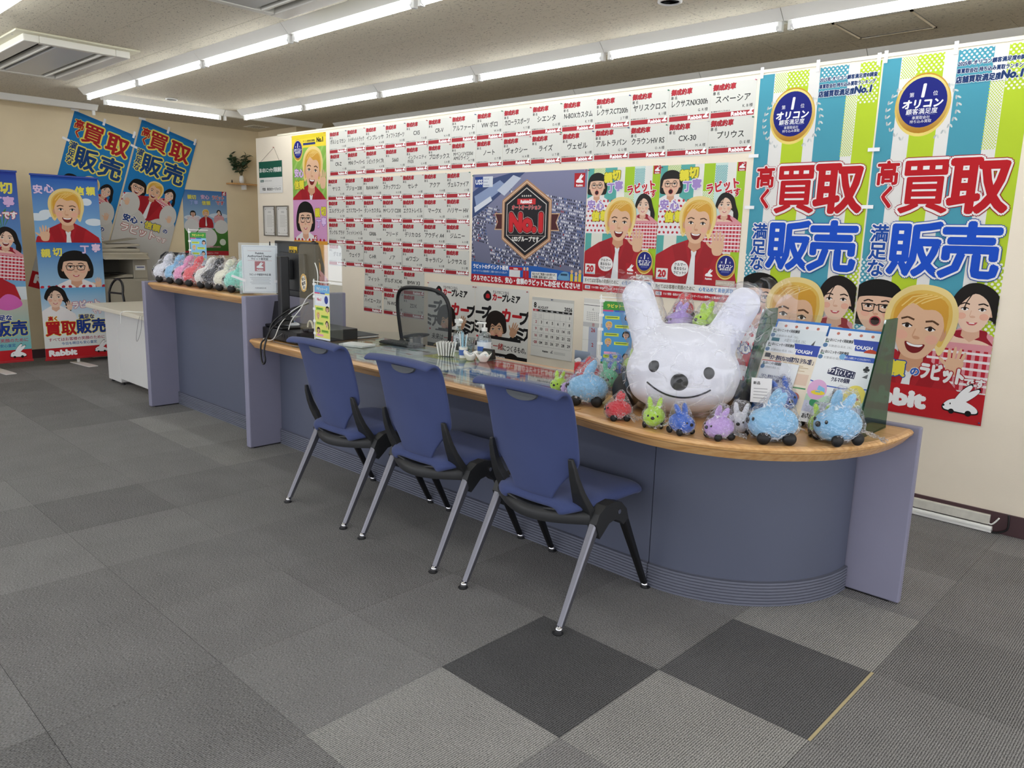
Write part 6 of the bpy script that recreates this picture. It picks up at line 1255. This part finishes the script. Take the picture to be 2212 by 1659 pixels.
obj('seat', MB().loft([[(.25*u, y, .47-.03*(abs(y/.26)**4)-.02*(abs(u)**4)) for u in (-1, -.7, -.3, 0, .3, .7, 1)] for y in (-.22, -.1, .05, .2, .28)]), mat('seat mesh dark', '#35373a', .8), t, smooth=True, sol=.03)
for s_ in (-1, 1):
    obj('arm_post', MB().tube([(s_*.24, -.10, .44), (s_*.31, -.12, .50), (s_*.32, -.10, .655)], .018, 8), m_black, t, smooth=True)
    obj('arm_pad', MB().ell((s_*.32, -.02, .672), (.05, .14, .018), 18, 10), m_dark, t, smooth=True)
obj('gas_lift', MB().tube([(0, 0, .10), (0, 0, .43)], .028, 12), m_black, t)
for q in range(5):
    a = 2*math.pi*q/5; L = obj('base_spoke', MB().tube([(0, 0, .11), (.28*math.cos(a), .28*math.sin(a), .075)], [.028, .016], 8), m_black, t); obj('caster', MB().ell((.29*math.cos(a), .29*math.sin(a), .03), (.03, .03, .03), 12, 8), m_dark, L, smooth=True)

# ------------------------------------------------------------------ back left: white desk, copier, black chairs, plant
t = thing('office_desk', 'pale office desk with beige top beside the tall counter', 'desk', (-6.70, 2.66, 0))
obj('desk_top', MB().box(-.62, .64, -.365, .36, .665, .70), m_desk2, t, bevel=.008, seg=3)
obj('side_leg', MB().box(-.60, -.31, -.22, .34, .025, .665), m_desk, t, bevel=.004); obj('modesty_panel', MB().box(-.305, .62, -.22, -.19, .06, .665), m_desk, t, bevel=.003); obj('side_leg', MB().box(.58, .62, -.18, .34, .025, .665), m_desk, t, bevel=.003)
for x in (-.58, -.34, .60):
    for y in (-.19, .31): obj('levelling_foot', MB().lathe([(.016, 0), (.016, .006), (.006, .026)], 12, (x, y, 0)), m_dark, t)
cord('charger_cable', [(-6.10, 2.50, .703), (-6.22, 2.42, .705), (-6.33, 2.40, .703), (-6.36, 2.50, .705), (-6.26, 2.56, .72), (-6.15, 2.50, .712), (-6.35, 2.38, .703), (-6.44, 2.32, .704), (-6.475, 2.288, .69), (-6.48, 2.285, .64), (-6.485, 2.285, .60)], .003, m_white, 'white charger cable with a plug dangling over the pale desk edge')
cord('cord', [(-6.12, 2.30, .702), (-6.12, 2.285, .66), (-6.16, 2.28, .56), (-6.17, 2.28, .50), (-6.13, 2.28, .52), (-6.08, 2.285, .60), (-6.075, 2.295, .702)], .0015, mat('grey cord', '#6a6a6c', .5), 'thin grey cord looping below the pale desk edge next to the tall counter')
t = thing('copier', 'large beige multifunction copier between the standing banner and the tall counter', 'copier', (-8.67, 2.94, 0)); t.scale = (1, 1, .985)
cb = MB().box(-.30, .17, -.24, .36, .03, .84).box(-.30, -.20, -.24, .36, .84, 1.055).box(-.30, .17, -.24, -.185, .84, 1.055).box(-.30, .17, .215, .36, .84, 1.055)
obj('body', cb, m_mfp, t, bevel=.006); obj('output_tray', MB().prism([(-.185, .845), (.0, .845), (.13, .885), (.21, .885), (.21, .855), (-.185, .842)], 'x', -.19, .165), m_mfp, t, bevel=.003); obj('inner_back', MB().box(-.198, -.19, -.18, .21, .845, 1.05), m_mfpd, t)
obj('paper', MB().box(-.10, .10, .02, .17, .888, .894), mat('dark tray', '#2a2824', .6), t)
obj('scanner', MB().box(-.31, .19, -.26, .37, 1.055, 1.115), m_mfp, t, bevel=.008); obj('control_panel', MB().prism([(.18, 1.06), (.30, 1.045), (.30, 1.06), (.19, 1.10)], 'y', -.10, .34), m_mfp, t, bevel=.004)
o = t.children[-1]; me = o.data
obj('document_lid', MB().box(-.30, .16, -.25, .30, 1.115, 1.155), m_mfp, t, bevel=.01); obj('document_feeder', MB().prism([(-.25, 1.155), (-.25, 1.235), (-.10, 1.235), (-.02, 1.195), (.30, 1.205), (.32, 1.185), (.0, 1.155)], 'x', -.20, .13), m_mfp, t, bevel=.006)
obj('feeder_tray', MB().prism([(-.02, 1.20), (.30, 1.255), (.30, 1.262), (-.02, 1.21)], 'x', -.16, .09), mat('tray shade', '#8f8977', .5), t); obj('lid_grip', MB().lathe([(.045, -.004), (.05, .0), (.04, .006)], 20, (0, 0, 0)), m_dark, t, loc=(.02, .27, 1.158))
for z in (.12, .36, .60): obj('paper_drawer', MB().box(.17, .182, -.22, .34, z, z+.215), m_mfp, t, bevel=.004)
obj('label', MB().box(.1705, .1725, .235, .335, .93, .98), m_white, t); obj('label_stripe', MB().box(.1725, .1735, .25, .325, .955, .965), mat('label navy', '#3a4f86', .4), t)
def mesh_chair(loc, rz, lab):
    t = thing('office_chair', lab, 'office chair', loc, rz)
    rows = [[(.25*u*w_, .05-.08*(z-.8)+.07*u*u, z) for u in (-1, -.7, -.35, 0, .35, .7, 1)] for z, w_ in ((.62, .8), (.75, .95), (.9, 1.0), (1.02, .98), (1.10, .9), (1.13, .7))]
    obj('backrest', MB().loft(rows), mat('black weave', '#17181a', .6, bump=(70, 1, .01)), t, smooth=True, sol=.03); obj('seat', MB().ell((0, .28, .47), (.25, .25, .045), 20, 10), m_black, t, smooth=True); obj('gas_lift', MB().tube([(0, .28, .08), (0, .28, .44)], .028, 12), m_black, t)
    obj('spine', MB().tube([(0, .06, .80), (0, .05, .60), (0, .20, .45)], .02, 8), m_black, t)
    for q in range(5): a = 2*math.pi*q/5; obj('base_spoke', MB().tube([(0, .28, .10), (.27*math.cos(a), .28+.27*math.sin(a), .02)], [.025, .018], 8), m_black, t)
    return t
mesh_chair((-7.50, 3.30, 0), math.radians(95), 'black office chair back showing behind the tall counter beside the copier')
t = thing('folding_chair', 'black tubular chair back showing between the copier and the pale desk', 'chair', (-7.80, 2.74, 0), math.radians(12))
ring = [(.11*math.cos(a)*1.0, -.02+.03*math.sin(a), .74+.13*math.sin(a)) for a in [math.pi*q/12 for q in range(13)]]
obj('back_frame', MB().tube([(.15, .0, .42)]+ring+[(-.15, .0, .42)], .011, 8), m_black, t, smooth=True); obj('back_bar', MB().tube([(.11, -.02, .74), (-.11, -.02, .74)], .009, 8), m_black, t); obj('seat', MB().box(-.18, .18, .0, .34, .42, .445), m_black, t, bevel=.01)
for x in (-.16, .16):
    for y in (.01, .33): obj('leg', MB().tube([(x, y, .42), (x*1.1, y*1.05, 0)], .010, 8), m_black, t)
t = thing('wall_shelf', 'small wooden shelf on the far wall by the partition edge', 'shelf', (XL+.001, 4.66, zl(1.885)))
obj('board', MB().box(0, .14, -.20, .16, -.018, 0), m_wood, t, bevel=.002); obj('bracket', MB().box(0, .09, -.01, .01, -.07, -.018), m_white, t)
t = thing('potted_plant', 'leafy dark green plant in a white vase on the small shelf', 'plant', (XL+.075, 4.62, zl(1.886)))
obj('vase', MB().lathe([(.022, 0), (.030, .03), (.026, .075), (.018, .09), (.015, .09), (.02, .03), (.001, .02)], 20), m_cer, t, smooth=True)
lf = MB().loft([[(0, 0, 0), (0, 0, 0), (0, 0, 0)], [(-.013, .018, 0), (0, .018, .003), (.013, .018, 0)], [(-.015, .036, .004), (0, .038, .008), (.015, .036, .004)], [(0, .062, .004), (0, .062, .004), (0, .062, .004)]]); leaf = lf.mesh('leaf', True); leaf.materials.append(mat('leaf green', '#2f4a30', .5, var=(30, .2)))
rg = random.Random(5)
for q in range(11):
    a = rg.uniform(0, 6.28); R1 = rg.uniform(.05, .13); H = rg.uniform(.14, .27); tip = (max(-.05, R1*math.cos(a)), R1*math.sin(a)-.03, .09+H)
    st = obj('stem', MB().tube([(0, 0, .07), (tip[0]*.4, tip[1]*.4, .07+H*.55), tip], .0022, 5), mat('stem brown', '#4a4a30', .7), t)
    for j in range(9):
        k = .35+.65*j/8; p = (tip[0]*k, tip[1]*k, .07+H*k*1.08); o = obj('leaf', leaf, parent=t, loc=p, rot=(rg.uniform(-.6, .9), rg.uniform(-.6, .6), rg.uniform(0, 6.28))); o.scale = (rg.uniform(.9, 1.4),)*3
t = thing('shelf_ornament', 'tiny dark ornament at the left end of the small shelf', 'ornament', (XL+.07, 4.50, zl(1.886))); obj('ornament', MB().lathe([(.008, 0), (.010, .012), (.004, .02), (.008, .028), (.002, .034)], 12), m_dark, t, smooth=True)

# ------------------------------------------------------------------ right: cable duct and cords along the partition foot
t = thing('cable_duct', 'aged white cable duct screwed along the brown baseboard right of the counter', 'duct', (-1.45, YW-.012, 0))
obj('duct_cover', MB().box(-.9, .675, -.022, 0, .040, .088), m_duct, t, bevel=.003); obj('duct_rail', MB().tube([(-.9, -.018, .022), (.69, -.018, .022)], .013, 10).box(-.9, .69, -.03, 0, .004, .016), m_white, t)
cord('cord', [(-.785, 4.272, .05), (-.765, 4.268, .045), (-.75, 4.266, .06), (-.735, 4.268, .085)], .004, m_white, 'short bent white cable end at the duct end')
cord('cord', [(-.70, 4.278, .107), (-.695, 4.276, .07), (-.70, 4.274, .03), (-.74, 4.272, .008), (-.78, 4.270, .006)], .0045, m_black, 'black cord dropping over the brown baseboard right of the duct')
